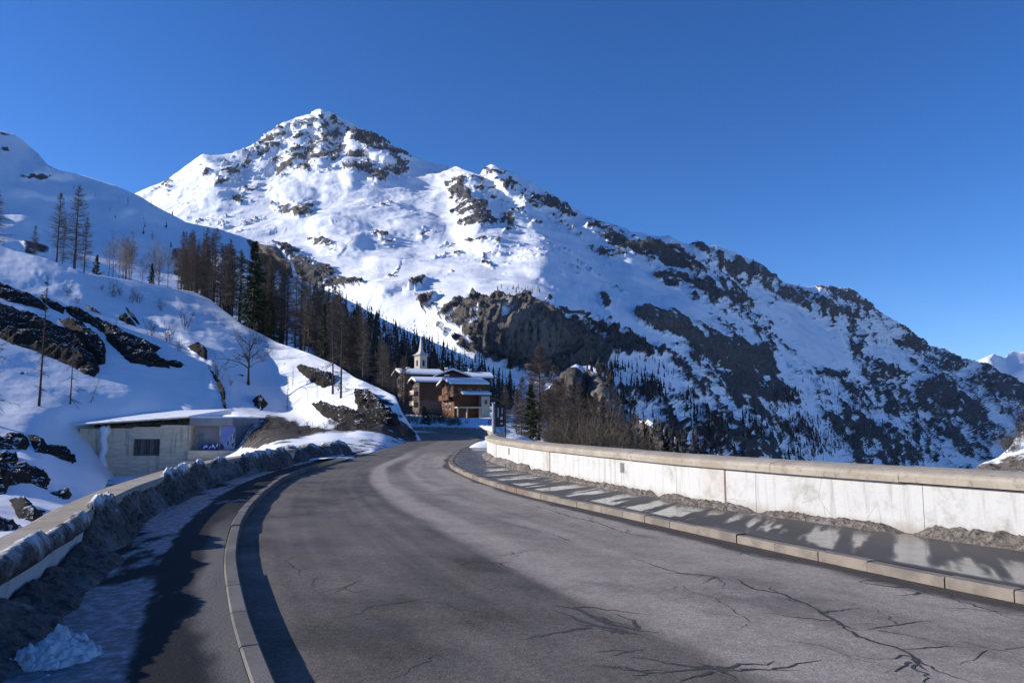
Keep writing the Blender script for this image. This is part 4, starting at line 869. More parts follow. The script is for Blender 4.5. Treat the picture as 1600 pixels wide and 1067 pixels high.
c = t.mix(t.ramp(t.noise(p, 5, 5, 0.7), 0.58, 0.75), c, (0.085, 0.072, 0.058))
gn = t.n.new('ShaderNodeNewGeometry'); sz_ = t.n.new('ShaderNodeSeparateXYZ'); t.l.new(gn.outputs['Normal'], sz_.inputs[0])
sn_ = t.ramp(t.math('ADD', t.math('MULTIPLY', sz_.outputs[2], 0.55), t.noise(p, 2.6, 6, 0.75)), 1.03, 1.10)
c = t.mix(sn_, c, SNOW)
t.col(c).rough(0.9).spec(0.1); t.bump(t.noise(p, 3.0, 7, 0.75), 1.0, 0.3); MAT['schist'] = t.m
t = NT('grey_slab'); p = t.pos(); t.col(t.mix(t.ramp(t.noise(p, 2, 5, 0.7), 0.35, 0.65), (0.12, 0.105, 0.09), (0.21, 0.185, 0.155))).rough(0.9); t.bump(t.noise(p, 6, 6), 0.8, 0.1); MAT['slab'] = t.m
def outcrop(poly, label, h=1.0, mat='schist', seed=0, name='rock_outcrop', L=None):
    L = L or slope; poly = np.asarray(poly, float); m = 7
    u = np.arange(poly[:, 0].min() - m, poly[:, 0].max() + m, 0.9); v = np.arange(poly[:, 1].min() - m, poly[:, 1].max() + m, 0.9)
    U, Vv = np.meshgrid(u, v); pos, nr = sample(L, U, Vv); d = pos[..., 1]
    n = len(poly); ins = np.zeros(U.shape, bool)
    wu = U + 4.0 * fbm(pos / 2.2, 5, seed + 1, 0.65); wv = Vv + 3.2 * fbm(pos / 2.2, 5, seed + 2, 0.65)
    for i in range(n):
        a, b = poly[i], poly[(i + 1) % n]; cc = (a[1] > wv) != (b[1] > wv)
        ins ^= cc & (wu < (b[0] - a[0]) * (wv - a[1]) / (b[1] - a[1] + 1e-9) + a[0])
    ds, _, _ = seg_dist(wu, wv, np.vstack([poly, poly[:1]])); sd = np.where(ins, ds, -ds) * d / F
    off = np.clip(sd * 1.2, -0.8, h) + np.where(sd > -0.3, 0.40 * fbm(pos / np.array([2.2, 2.2, 0.8]), 5, seed + 3, 0.65, True) + 0.30 * fbm(pos / 0.8, 3, seed + 5, 0.6) + 0.45 * h * fbm(pos / 4.0, 3, seed + 4), 0) * smooth(-0.2, 0.5, sd)
    keep = sd > -0.75
    pos = pos + nr * off[..., None] * 0.8 + np.array([0, 0, 1.0]) * off[..., None] * 0.2
    F4 = grid_faces(*U.shape); F4 = F4[keep.ravel()[F4].all(1)]
    if not len(F4): return
    used = np.unique(F4); mp = np.full(U.size, -1); mp[used] = np.arange(len(used))
    o = link(name, mesh_np(name, pos.reshape(-1, 3)[used], mp[F4]), MAT[mat]); tag(o, label, 'rock', 'rock outcrops on the snowy hillside'); return o
OUT = [([(-80, 415), (0, 442), (19, 451), (41, 460), (62, 469), (75, 482), (71, 486), (47, 479), (19, 473), (0, 466), (-80, 440)], 'thin dark rock band at the left edge, highest of the slab outcrops', 0.9),
       ([(62, 460), (84, 473), (101, 481), (99, 489), (81, 482), (66, 470)], 'short dark rock strip between the highest left band and the long slab', 0.6),
       ([(-90, 455), (0, 479), (28, 488), (56, 494), (79, 505), (105, 514), (122, 527), (135, 544), (154, 565), (154, 580), (146, 588), (131, 584), (105, 567), (79, 557), (47, 544), (19, 535), (0, 524), (-90, 495)], 'largest black rock slab, running in from the left edge above the thin larches', 1.5),
       ([(92, 496), (112, 501), (131, 509), (150, 522), (165, 535), (166, 567), (157, 569), (142, 556), (127, 539), (112, 520)], 'dark rock slab overlapping the right end of the largest slab', 1.2),
       ([(103, 479), (120, 482), (142, 492), (165, 501), (187, 511), (197, 520), (225, 531), (253, 544), (242, 550), (266, 574), (234, 571), (206, 567), (195, 557), (180, 542), (169, 531), (161, 516), (142, 505), (120, 497), (103, 488)], 'long dark rock slab tapering down to the right across the middle of the snow slope', 1.2),
       ([(255, 562), (275, 563), (290, 569), (278, 572), (262, 569)], 'small thin rock at the lower right tip of the long slab', 0.4),
       ([(186, 492), (195, 488), (204, 496), (214, 507), (202, 505), (187, 497)], 'small rounded dark rock above the long slab', 0.8),
       ([(195, 477), (199, 480), (210, 493), (220, 506), (214, 503), (203, 490)], 'narrow slanting rock rib just above the small rounded rock', 0.5),
       ([(293, 542), (311, 540), (322, 547), (324, 563), (311, 556)], 'dark rock step on the snow rib left of the bare tree', 0.9),
       ([(326, 570), (334, 580), (345, 597), (353, 610), (352, 620), (355, 645), (351, 640), (347, 618), (338, 596)], 'long thin crack of dark rock running down the snow rib to the flat roof', 0.5),
       ([(396, 623), (405, 617), (420, 629), (408, 639), (399, 632)], 'dark rock lump right of the bare tree trunk, above the earth bank', 0.9),
       ([(463, 573), (492, 578), (522, 587), (522, 599), (507, 605), (486, 596), (468, 581)], 'dark jutting rock beside the twin larch trunks', 1.1),
       ([(486, 629), (516, 635), (546, 638), (572, 656), (555, 663), (528, 660), (504, 648)], 'dark rock wedge above the earth bank, left of the roadside bluff', 0.9),
       ([(555, 614), (566, 612), (588, 620), (600, 635), (618, 650), (626, 662), (594, 664), (570, 660), (558, 637)], 'broken dark rock bluff at the roadside before the bend', 0.8),
       ([(-80, 676), (0, 686), (32, 680), (45, 692), (42, 702), (12, 702), (-80, 696)], 'dark rock at the left edge level with the flat roofed building', 0.6),
       ([(45, 682), (60, 685), (72, 697), (100, 700), (120, 722), (112, 727), (82, 712), (55, 707)], 'dark curved rock in the snow left of the concrete building', 0.6),
       ([(-80, 700), (0, 715), (25, 717), (27, 732), (75, 755), (72, 770), (45, 760), (12, 765), (7, 780), (-80, 775)], 'broad dark rock at the left edge below the curved rock', 0.6),
       ([(75, 775), (92, 770), (110, 775), (107, 786), (95, 787)], 'small dark rock in the snow close above the left coping', 0.4),
       ([(12, 790), (32, 792), (55, 805), (70, 806), (50, 818), (30, 812)], 'dark rock just above the left coping, nearest of the outcrops', 0.4),
       ([(-60, 815), (0, 820), (32, 822), (18, 833), (-60, 840)], 'dark rock at the left edge touching the coping', 0.4)]
for k, (pl, lab, h) in enumerate(OUT): outcrop(pl, lab, h * 0.6, seed=700 + 11 * k)
outcrop([(135, 474), (148, 482), (159, 491), (146, 487), (137, 481)], 'flat tan rock slab poking from the snow above the long dark slab', 0.5, 'slab', 955)

# ------------------------------------------------------------------ trees
class RB_:
    """ribbons with several segments, all made at once"""
    def __init__(s): s.v = []; s.f = []; s.n = 0
    def add(s, base, dirv, length, width, bend, m, rs, taper=0.15):
        n = len(base); tt = np.linspace(0, 1, m + 1)
        L = length[:, None, None]; p = base[:, None] + dirv[:, None] * L * tt[None, :, None] + bend[:, None] * L * (tt ** 2)[None, :, None]
        r = rs.randn(n, 3); side = np.cross(dirv, r); side /= np.linalg.norm(side, axis=1, keepdims=True) + 1e-9
        w = (width[:, None] * (1 - (1 - taper) * tt[None]))[..., None] * 0.5
        a = p - side[:, None] * w; b = p + side[:, None] * w
        v = np.stack([a, b], 2).reshape(n, -1, 3); k = 2 * (m + 1)
        i = np.arange(m) * 2; q = np.stack([i, i + 1, i + 3, i + 2], -1)
        s.f.append((q[None] + (np.arange(n) * k)[:, None, None] + s.n).reshape(-1, 4)); s.v.append(v.reshape(-1, 3)); s.n += n * k
        return lambda j, t_: base[j] + dirv[j] * (length[j] * t_)[:, None] + bend[j] * (length[j] * t_ ** 2)[:, None]
    def mesh(s, name): return mesh_np(name, np.concatenate(s.v), np.concatenate(s.f), False)
def unit(a): return a / (np.linalg.norm(a, axis=-1, keepdims=True) + 1e-9)
def trunk_mesh(h, r, rs, lean=0.01, n=7, name='trunk', seg=9):
    k = np.linspace(0, 1, seg); x = np.cumsum(rs.randn(seg)) * lean * h * 0.12; y = np.cumsum(rs.randn(seg)) * lean * h * 0.12
    pts = [(x[i] - x[0], y[i] - y[0], h * k[i] - (0.6 if i == 0 else 0)) for i in range(seg)]
    return MB().tube(pts, [max(0.008, r * (1 - 0.93 * q) * (1.25 if q == 0 else 1)) for q in k], n).mesh(name, True), pts
def trunk_at(pts, z):
    a = np.asarray(pts); return np.stack([np.interp(z, a[:, 2], a[:, 0]), np.interp(z, a[:, 2], a[:, 1]), z], -1)
def larch(h, seed, spread=0.19, nb=170, nt=22, low=0.10, w=1.0, sag=0.0):
    rs = np.random.RandomState(seed); tm, pts = trunk_mesh(h, h * 0.0125, rs)
    zf = low + (0.985 - low) * rs.rand(nb) ** 0.85; a = rs.rand(nb) * 2 * np.pi
    L = spread * h * ((1 - zf) ** 0.75 + 0.04) * (0.45 + 0.75 * rs.rand(nb)) * np.where(zf < low + 0.12, 0.6, 1)
    d = unit(np.stack([np.cos(a), np.sin(a), -0.12 - sag + 0.75 * zf ** 1.5 + 0.15 * rs.randn(nb)], -1))
    R = RB_(); base = trunk_at(pts, zf * h)
    ev = R.add(base, d, L, np.clip(0.028 * L + 0.022, 0.03, 0.10) * w, np.stack([0 * a, 0 * a, -0.10 - sag + 0.25 * rs.rand(nb)], -1), 4, rs)
    j = np.repeat(np.arange(nb), nt); tt = 0.12 + 0.88 * rs.rand(nb * nt); pb = ev(j, tt)
    sd = np.cross(d[j], np.array([0, 0, 1.0])) * np.where(rs.rand(nb * nt) < 0.5, -1, 1)[:, None]
    dd = unit(d[j] * 0.7 + sd * 0.8 + rs.randn(nb * nt, 3) * 0.35 + np.array([0, 0, -0.15]))
    R.add(pb, dd, L[j] * 0.32 * (1.1 - 0.6 * tt) * (0.5 + rs.rand(nb * nt)) + 0.08, np.full(nb * nt, 0.026 * w), 0.2 * rs.randn(nb * nt, 3), 2, rs, 0.5)
    return tm, R.mesh('crown')
def spruce(h, seed, spread=0.20, nb=230, nt=24, w=0.09, low=0.03, up=-0.25):
    rs = np.random.RandomState(seed); tm, pts = trunk_mesh(h, h * 0.014, rs, 0.004)
    zf = low + (0.99 - low) * (np.arange(nb) + rs.rand(nb)) / nb; zf = zf ** 0.92; a = rs.rand(nb) * 2 * np.pi
    L = spread * h * ((1 - zf) ** 0.85 + 0.025) * (0.55 + 0.55 * rs.rand(nb)) * (0.8 + 0.35 * np.sin(a * 2 + zf * 21))
    d = unit(np.stack([np.cos(a), np.sin(a), up + 0.8 * zf ** 2 + 0.12 * rs.randn(nb)], -1)); base = trunk_at(pts, zf * h)
    R = RB_(); ev = R.add(base, d, L, np.full(nb, 0.05), np.stack([0 * a, 0 * a, 0.12 + 0 * a], -1), 3, rs)
    j = np.repeat(np.arange(nb), nt); tt = 0.08 + 0.92 * rs.rand(nb * nt) ** 0.8; pb = ev(j, tt)
    sd = np.cross(d[j], np.array([0, 0, 1.0])) * np.where(rs.rand(nb * nt) < 0.5, -1, 1)[:, None]
    dd = unit(d[j] * 0.8 + sd * 0.7 + rs.randn(nb * nt, 3) * 0.35 + np.array([0, 0, -0.25]))
    R.add(pb, dd, (L[j] * 0.28 * (1.15 - 0.7 * tt) + 0.02 * h) * (0.6 + 0.7 * rs.rand(nb * nt)), w * (0.6 + 0.8 * rs.rand(nb * nt)) * h / 12, np.tile([0, 0, -0.15], (nb * nt, 1)), 1, rs, 0.35)
    return tm, R.mesh('crown')
def bare(h, seed, n1=12, n2=7, n3=6, spread=0.8, rt=0.018, lowf=0.3, wmin=0.012, droop=0.0, lean=0.03):
    rs = np.random.RandomState(seed); tm, pts = trunk_mesh(h * 0.85, h * rt, rs, lean)
    zf = lowf + (0.97 - lowf) * rs.rand(n1); a = np.arange(n1) * 2.4 + rs.rand(n1); base = trunk_at(pts, zf * h * 0.85)
    d = unit(np.stack([np.cos(a) * spread, np.sin(a) * spread, 0.5 + 0.5 * rs.rand(n1)], -1)); L = h * 0.42 * (1.1 - 0.5 * zf) * (0.6 + 0.5 * rs.rand(n1))
    R = RB_(); ev = R.add(base, d, L, h * rt * 1.0 * (1.1 - 0.6 * zf), 0.25 * rs.randn(n1, 3) + np.array([0, 0, 0.1 - droop]), 5, rs, 0.25)
    ds, Ls = d, L
    for lev, nn in ((1, n2), (2, n3)):
        k = len(Ls); j = np.repeat(np.arange(k), nn); tt = 0.2 + 0.8 * rs.rand(k * nn); pb = ev(j, tt)
        d2 = unit(ds[j] + rs.randn(k * nn, 3) * 0.6 + np.array([0, 0, 0.1])); L2 = Ls[j] * (0.5 - 0.2 * tt) * (0.5 + 0.7 * rs.rand(k * nn)) + 0.03 * h
        ev = R.add(pb, d2, L2, np.full(k * nn, max(wmin, h * rt * (0.34 if lev == 1 else 0.17))), 0.25 * rs.randn(k * nn, 3), 3 if lev == 1 else 2, rs, 0.3); ds, Ls = d2, L2
    return tm, R.mesh('crown')
def shrub(h, seed, stems=9, n2=6, n3=4, w=0.026):
    rs = np.random.RandomState(seed); R = RB_(); a = rs.rand(stems) * 6.28
    d = unit(np.stack([0.45 * np.cos(a) * rs.rand(stems), 0.45 * np.sin(a) * rs.rand(stems), np.ones(stems)], -1)); L = h * (0.55 + 0.45 * rs.rand(stems))
    ev = R.add(np.stack([0.08 * h * np.cos(a), 0.08 * h * np.sin(a), -0.15 + 0 * a], -1), d, L, np.full(stems, w * 1.8), 0.2 * rs.randn(stems, 3), 4, rs, 0.3); ds, Ls = d, L
    for nn, f in ((n2, 1.0), (n3, 0.7)):
        k = len(Ls); j = np.repeat(np.arange(k), nn); tt = 0.2 + 0.75 * rs.rand(k * nn); pb = ev(j, tt)
        d2 = unit(ds[j] + rs.randn(k * nn, 3) * 0.5); L2 = Ls[j] * 0.42 * (0.4 + 0.7 * rs.rand(k * nn))
        ev = R.add(pb, d2, L2, np.full(k * nn, w * f), 0.2 * rs.randn(k * nn, 3), 2, rs, 0.4); ds, Ls = d2, L2
    return R.mesh('branches')
LARCH = [larch(15, 800 + i, 0.19 + 0.025 * (i % 3), 170 + 20 * (i % 2), 24, 0.06 + 0.05 * (i % 4)) for i in range(6)]
BIGL = [larch(15, 815 + i, 0.27, 230, 34, 0.10, 1.15) for i in range(2)]
SPRUCE = [spruce(12, 820 + i, 0.2 + 0.02 * i) for i in range(3)]
PINE = [spruce(4.5, 830, 0.30, 120, 22, 0.16, 0.08, 0.25)]
BIRCH = [bare(10, 840 + i, 16, 8, 6, 0.45, 0.010, 0.2, 0.016) for i in range(3)]
for mset, wm, cm in ((LARCH, 'bark', 'twig'), (BIGL, 'bark', 'twig'), (SPRUCE, 'bark', 'needle'), (PINE, 'bark', 'needle_yellow'), (BIRCH, 'bark', 'twig_red')):
    for a_, b_ in mset: a_.materials.append(MAT[wm]); b_.materials.append(MAT[cm])
def plant(name, meshes, base_h, loc, h, rz, label, cat='tree', group=None, wide=1.0, tilt=(0, 0)):
    r = empty(name, loc); r.rotation_euler = (tilt[0], tilt[1], rz); k = h / base_h; r.scale = (k * wide, k * wide, k)
    for nm, m_ in zip(('trunk', 'crown'), meshes): o = bpy.data.objects.new(nm, m_); COL.objects.link(o); o.parent = r
    tag(r, label, cat, group); return r
def at_px(u, v, d): return V(u, v, d)
def tall(vb, vt, d): return (vb - vt) / F * d * 1.01
# larches standing singly behind the crest on the left
for k, (u, vb, vt, d, w, lab) in enumerate([(116, 420, 283, 150, 1.15, 'tallest bare larch of the clump on the snow crest at upper left'), (88, 410, 297, 148, 1.1, 'bare larch left of the tallest one on the upper left crest'), (97, 413, 335, 150, 0.6, 'thin short larch between the two tall larches at upper left'), (131, 424, 335, 152, 0.9, 'slim larch right of the tallest one on the upper left crest'),
        (52, 408, 350, 150, 1.1, 'low bushy larch left of the upper left clump'), (-12, 395, 290, 140, 1.3, 'larch cut off by the left edge with only its branch tips showing')]):
    plant('larch_tree', LARCH[(k * 2 + 1) % 6], 15, V(u, vb + 3, d), tall(vb + 3, vt, d), RNG.random() * 6, lab, wide=w)
plant('pine_tree', PINE[0], 4.5, V(149, 449, 141), tall(449, 397, 141), 1.0, 'small yellow-green pine on the snow crest right of the tall larches')
plant('spruce_tree', SPRUCE[0], 12, V(236, 447, 148), tall(447, 411, 148), 0.4, 'small dark spruce peeking over the snow crest among birches', wide=1.2)
plant('spruce_tree', SPRUCE[1], 12, V(393, 534, 131), tall(534, 374, 131), 0.4, 'tall dark green spruce at the crest of the snowy hillside', wide=1.1)
plant('spruce_tree', SPRUCE[2], 12, V(422, 540, 128), tall(540, 470, 128), 2.0, 'shorter dark spruce at the right foot of the tall spruce', wide=1.15)
plant('spruce_tree', SPRUCE[0], 12, V(505, 574, 114), tall(574, 474, 114), 3.0, 'narrow dark spruce among larches, midway between tall spruce and steeple', wide=0.7)
plant('spruce_tree', SPRUCE[2], 12, V(618, 648, 150), tall(648, 597, 150), 1.0, 'dark spruce in front of the brown apartment chalet')
plant('birch_tree', (BIRCH[0][0].copy(), BIRCH[0][1]), 10, V(197, 441, 156), tall(441, 375, 156), 0.2, 'birch with a pale straight trunk behind the snow crest')
bpy.data.objects['birch_tree'].children[0].data.materials[0] = MAT['pale_bark']
rs = random.Random(21)
for k in range(22):
    u = rs.uniform(165, 330); vc = float(np.interp(u, *np.asarray(EC, float).T)); d = rs.uniform(148, 185)
    vt = vc - rs.uniform(30, 70)
    plant('birch_tree', BIRCH[k % 3], 10, V(u, vc + 8, d), tall(vc + 8, vt, d), rs.random() * 6, 'reddish bare birch in the thicket behind the snow crest', group='birch thicket behind the snow crest', wide=0.9)
# dense larch stand from the birches down to the village
for k in range(110):
    u = rs.uniform(285, 640) if k > 12 else rs.uniform(280, 380)
    vc = float(np.interp(u, *np.asarray(EC, float).T)); d = float(np.interp(u, [285, 359, 435, 522, 585, 640], [150, 138, 127, 113, 94, 84])) + rs.uniform(0, 24)
    top = float(np.interp(u, [285, 330, 370, 450, 500, 560, 600, 640], [355, 350, 375, 385, 430, 470, 520, 560])) + abs(rs.gauss(0, 26))
    vb = vc + 12
    d *= 1.0
    if vb - top < 40: top = vb - 45
    plant('larch_tree', LARCH[k % 6], 15, V(u, vb, d), tall(vb, top, d), rs.random() * 6, *((('bare brown larch in the dense stand left of the tall spruce', 'tree', 'larches left of the tall spruce') if u < 393 else ('bare brown larch between the tall spruce and the narrow spruce', 'tree', 'larches between the two spruces')) if u < 505 else ('bare brown larch between the narrow spruce and the village', 'tree', 'larches between narrow spruce and village')), wide=rs.uniform(0.75, 1.05))
# trees on the hillside itself
DEC = bare(9, 860, 13, 8, 7, 0.95, 0.022, 0.28, 0.02, 0.05, 0.05); DEC[0].materials.append(MAT['twig_dark']); DEC[1].materials.append(MAT['twig_dark'])
b0 = slope.at(390, 600); plant('bare_tree', DEC, 9, b0, tall(600, 500, b0.y), 0.5, 'leafless spreading tree alone on the snow below the tall spruce')
DL = larch(10, 870, 0.26, 46, 12, 0.05, 1.3, 0.15); DL[0].materials.append(MAT['twig_dark']); DL[1].materials.append(MAT['twig_dark'])
SN = larch(6, 872, 0.30, 26, 9, 0.04, 1.1, 0.2); SN[0].materials.append(MAT['twig_dark']); SN[1].materials.append(MAT['twig_dark'])
YL = larch(7, 874, 0.13, 70, 8, 0.03, 0.9, 0.05); YL[0].materials.append(MAT['twig_dark']); YL[1].materials.append(MAT['twig_dark'])
for (u, vb, vt, ms, bh, lab, wd, tl) in [(521, 616, 470, DL, 10, 'left of two tall dead larch trunks beside the jutting rock', 0.9, (0, -0.02)), (534, 622, 455, DL, 10, 'right of two tall dead larch trunks beside the jutting rock', 0.8, (0, 0.01)),
        (62, 634, 427, YL, 7, 'slender young larch in front of the black slabs near the left edge', 0.75, (0, 0)), (110, 632, 512, SN, 6, 'broken topped dead larch in front of the largest slab', 0.8, (0, 0)), (142, 630, 586, SN, 6, 'small leaning dead larch right of the broken topped one', 0.9, (0, 0.25)),
        (-26, 660, 470, DL, 10, 'dead larch outside the left edge, its long branches reaching in', 1.35, (0, 0.03)), (450, 640, 586, YL, 7, 'larch sapling on the snow right of the dark lump', 0.9, (0, 0)), (458, 603, 572, YL, 7, 'tiny larch sapling below the jutting rock', 1.2, (0, 0)), (480, 634, 605, YL, 7, 'larch sapling above the dark rock wedge', 0.9, (0, 0)), (496, 630, 600, YL, 7, 'larch sapling right above the dark rock wedge, nearest the twin trunks', 0.9, (0, 0))]:
    b0 = slope.at(u, vb); plant('larch_tree', ms, bh, b0, tall(vb, vt, b0.y), RNG.random() * 6, lab, wide=wd, tilt=tl)
SH = [shrub(2.5, 880 + i, 8 + 2 * i) for i in range(4)]
for m_ in SH: m_.materials.append(MAT['twig_dark'])
def bush(u, vb, vt, lab, d=None, group=None, wide=1.0, L=slope, mesh=None, k=[0]):
    b0 = L.at(u, vb) if d is None else V(u, vb, d)
    k[0] += 1; o = link('bare_shrub', mesh or SH[k[0] % 4], None, None, b0); sc_ = tall(vb, vt, b0.y) / 2.5; o.scale = (sc_ * wide, sc_ * wide, sc_); o.rotation_euler = (0, 0, k[0] * 1.3)
    return tag(o, lab, 'shrub', group)
for (u, vb, vt, lab) in [(108, 465, 442, 'low bare shrub above the highest rock band'), (122, 474, 461, 'tiny bare shrub left of the tan slab'), (178, 463, 438, 'bare shrub just below the yellow-green pine'), (205, 472, 440, 'leaning bare shrub above the narrow rock rib'), (190, 460, 440, 'small bare shrub between the pine and the leaning shrub'), (218, 470, 448, 'thin shrub right of the leaning shrub'),
        (252, 484, 464, 'small broken shrub on the smooth snow shoulder'), (290, 512, 472, 'tall thin shrub on the snow shoulder left of the tall spruce'), (236, 524, 490, 'bushy bare shrub right of the small rounded rock'), (264, 536, 500, 'upright bare shrub above the long slab tip'), (280, 550, 532, 'low twiggy shrub right of the long slab tip'), (346, 588, 546, 'thin twiggy shrub beside the lone leafless tree'), (362, 600, 585, 'low shrub at the foot of the lone leafless tree'),
        (160, 452, 440, 'tiny shrub under the yellow-green pine')]: bush(u, vb, vt, lab)
for k in range(46):   # dry brush on the earth bank
    u = rs.uniform(380, 640); v_ = float(np.interp(u, [380, 420, 520, 560, 640], [690, 668, 672, 664, 676])) + rs.uniform(-10, 9)
    bush(u, v_, v_ - rs.uniform(8, 20), 'dry brown brush on the earth bank above the road', None, 'brush on the roadside earth bank', 1.6)

# right-hand trees below the parapet
for k, (u, d, vt, w, lab) in enumerate([(842, 78, 538, 1.25, 'tallest bare larch right of the village, rising behind the parapet'), (866, 86, 572, 1.1, 'bare larch just right of the tallest one behind the parapet'), (815, 96, 588, 1.0, 'bare larch left of the tallest one behind the parapet'), (893, 84, 600, 1.2, 'bushy brown larch in front of the rocky knoll'),
        (790, 110, 600, 1.0, 'thin larch right behind the black sign board'), (922, 80, 622, 1.3, 'wide brown larch before the right half of the knoll'), (955, 84, 640, 1.2, 'short brown larch at the right foot of the knoll'), (880, 92, 590, 1.0, 'thin bare larch before the left face of the knoll')]):
    x = xat(u, 690, d); z = gz(x, d); h = zat(vt, d) - z
    plant('larch_tree', BIGL[k % 2], 15, (x, d, z - 0.3), h + 0.3, RNG.random() * 6, lab, wide=w)
for k in range(26):
    u = rs.uniform(795, 1000); d = rs.uniform(80, 120); vt = float(np.interp(u, [795, 850, 900, 960, 1000], [600, 572, 592, 618, 645])) + abs(rs.gauss(0, 14))
    x = xat(u, 690, d); z = gz(x, d); h = zat(vt, d) - z
    plant('larch_tree', (LARCH + BIGL + BIGL)[k % 10], 15, (x, d, z - 0.3), h + 0.3, rs.random() * 6, 'slim brown larch in the thicket between parapet and rocky knoll', group='larch thicket behind the parapet', wide=rs.uniform(0.7, 1.1))
for k, (u, d, vt, w, lab) in enumerate([(829, 72, 600, 1.25, 'dark narrow spruce at the foot of the tallest right-hand larch'), (1010, 74, 668, 1.5, 'low dark spruce right of the brush behind the parapet'), (985, 80, 672, 1.4, 'low dark spruce at the right end of the brush'), (1040, 84, 690, 1.5, 'lowest dark spruce tip over the coping')]):
    x = xat(u, 690, d); z = gz(x, d); h = zat(vt, d) - z
    plant('spruce_tree', SPRUCE[k % 3], 12, (x, d, z - 0.3), h + 0.3, RNG.random() * 6, lab, wide=w)
SHB = [shrub(5, 890 + i, 16, 9, 6, 0.03) for i in range(3)]
MAT['brush'] = simple('willow_brush', (0.075, 0.058, 0.042), (0.13, 0.10, 0.07), 2, 0.9, obj=True)
MAT['brush_green'] = simple('olive_brush', (0.055, 0.055, 0.03), (0.10, 0.09, 0.05), 2, 0.9, obj=True)
for m_ in SHB: m_.materials.append(MAT['brush'])
SHG = [m_.copy() for m_ in SHB]
for m_ in SHG: m_.materials[0] = MAT['brush_green']
def clump(ms, u, d, vt, wide, lab, group, zb=None):
    x = xat(u, 690, d); z = gz(x, d) if zb is None else zb; h = zat(vt, d) - z
    o = link('brush', ms, None, None, (x, d, z - 0.2)); o.scale = (h / 5 * wide, h / 5 * wide, h / 5); o.rotation_euler = (0, 0, rs.random() * 6); return tag(o, lab, 'shrub', group)
for k in range(42):
    u = rs.uniform(800, 1005); d = rs.uniform(55, 82); vt = float(np.interp(u, [800, 850, 900, 960, 1005], [660, 650, 640, 645, 672])) + abs(rs.gauss(0, 14))
    clump(SHB[k % 3], u, d, vt, 0.9, 'brown bare brush massed behind the parapet', 'brush behind the parapet')
for k, (u, d, vt, w) in enumerate([(790, 57, 668, 1.6), (800, 58, 672, 1.6), (812, 60, 670, 1.5), (796, 54, 676, 1.8)]):
    clump(SHB[k % 3], u, d, vt, w, 'dark low bush in the snow right of the sign post', 'bushes by the sign post')
# brush and little conifers before the village
for k in range(26):
    u = rs.uniform(632, 752); d = rs.uniform(118, 138); vt = float(np.interp(u, [632, 660, 690, 715, 752], [640, 632, 630, 645, 660])) + abs(rs.gauss(0, 7))
    clump((SHB + SHG)[k % 6], u, d, vt, 1.3, 'bare brush on the bank between the bend and the chalets', 'brush below the chalets')
for (u, d, vt, lab) in [(662, 126, 632, 'small green conifer among brush below the apartment chalet'), (668, 122, 640, 'smallest green conifer among the brush at the bend'), (612, 150, 615, 'dark conifer left of the apartment chalet, low by the road')]:
    x = xat(u, 690, d); z = gz(x, d); plant('spruce_tree', SPRUCE[1], 12, (x, d, z - 0.2), zat(vt, d) - z, 1.0, lab, wide=1.5)
for k in range(10):
    u = rs.uniform(1570, 1640); v_ = float(np.interp(u, [1545, 1578, 1600, 1640], [722, 700, 676, 655])) + rs.uniform(0, 15)
    bush(u, v_ + 4, v_ - rs.uniform(6, 14), 'brown leafless brush on the spur at the right edge', None, 'brush on the right-hand spur', 2.0, spur, SHB[k % 3])

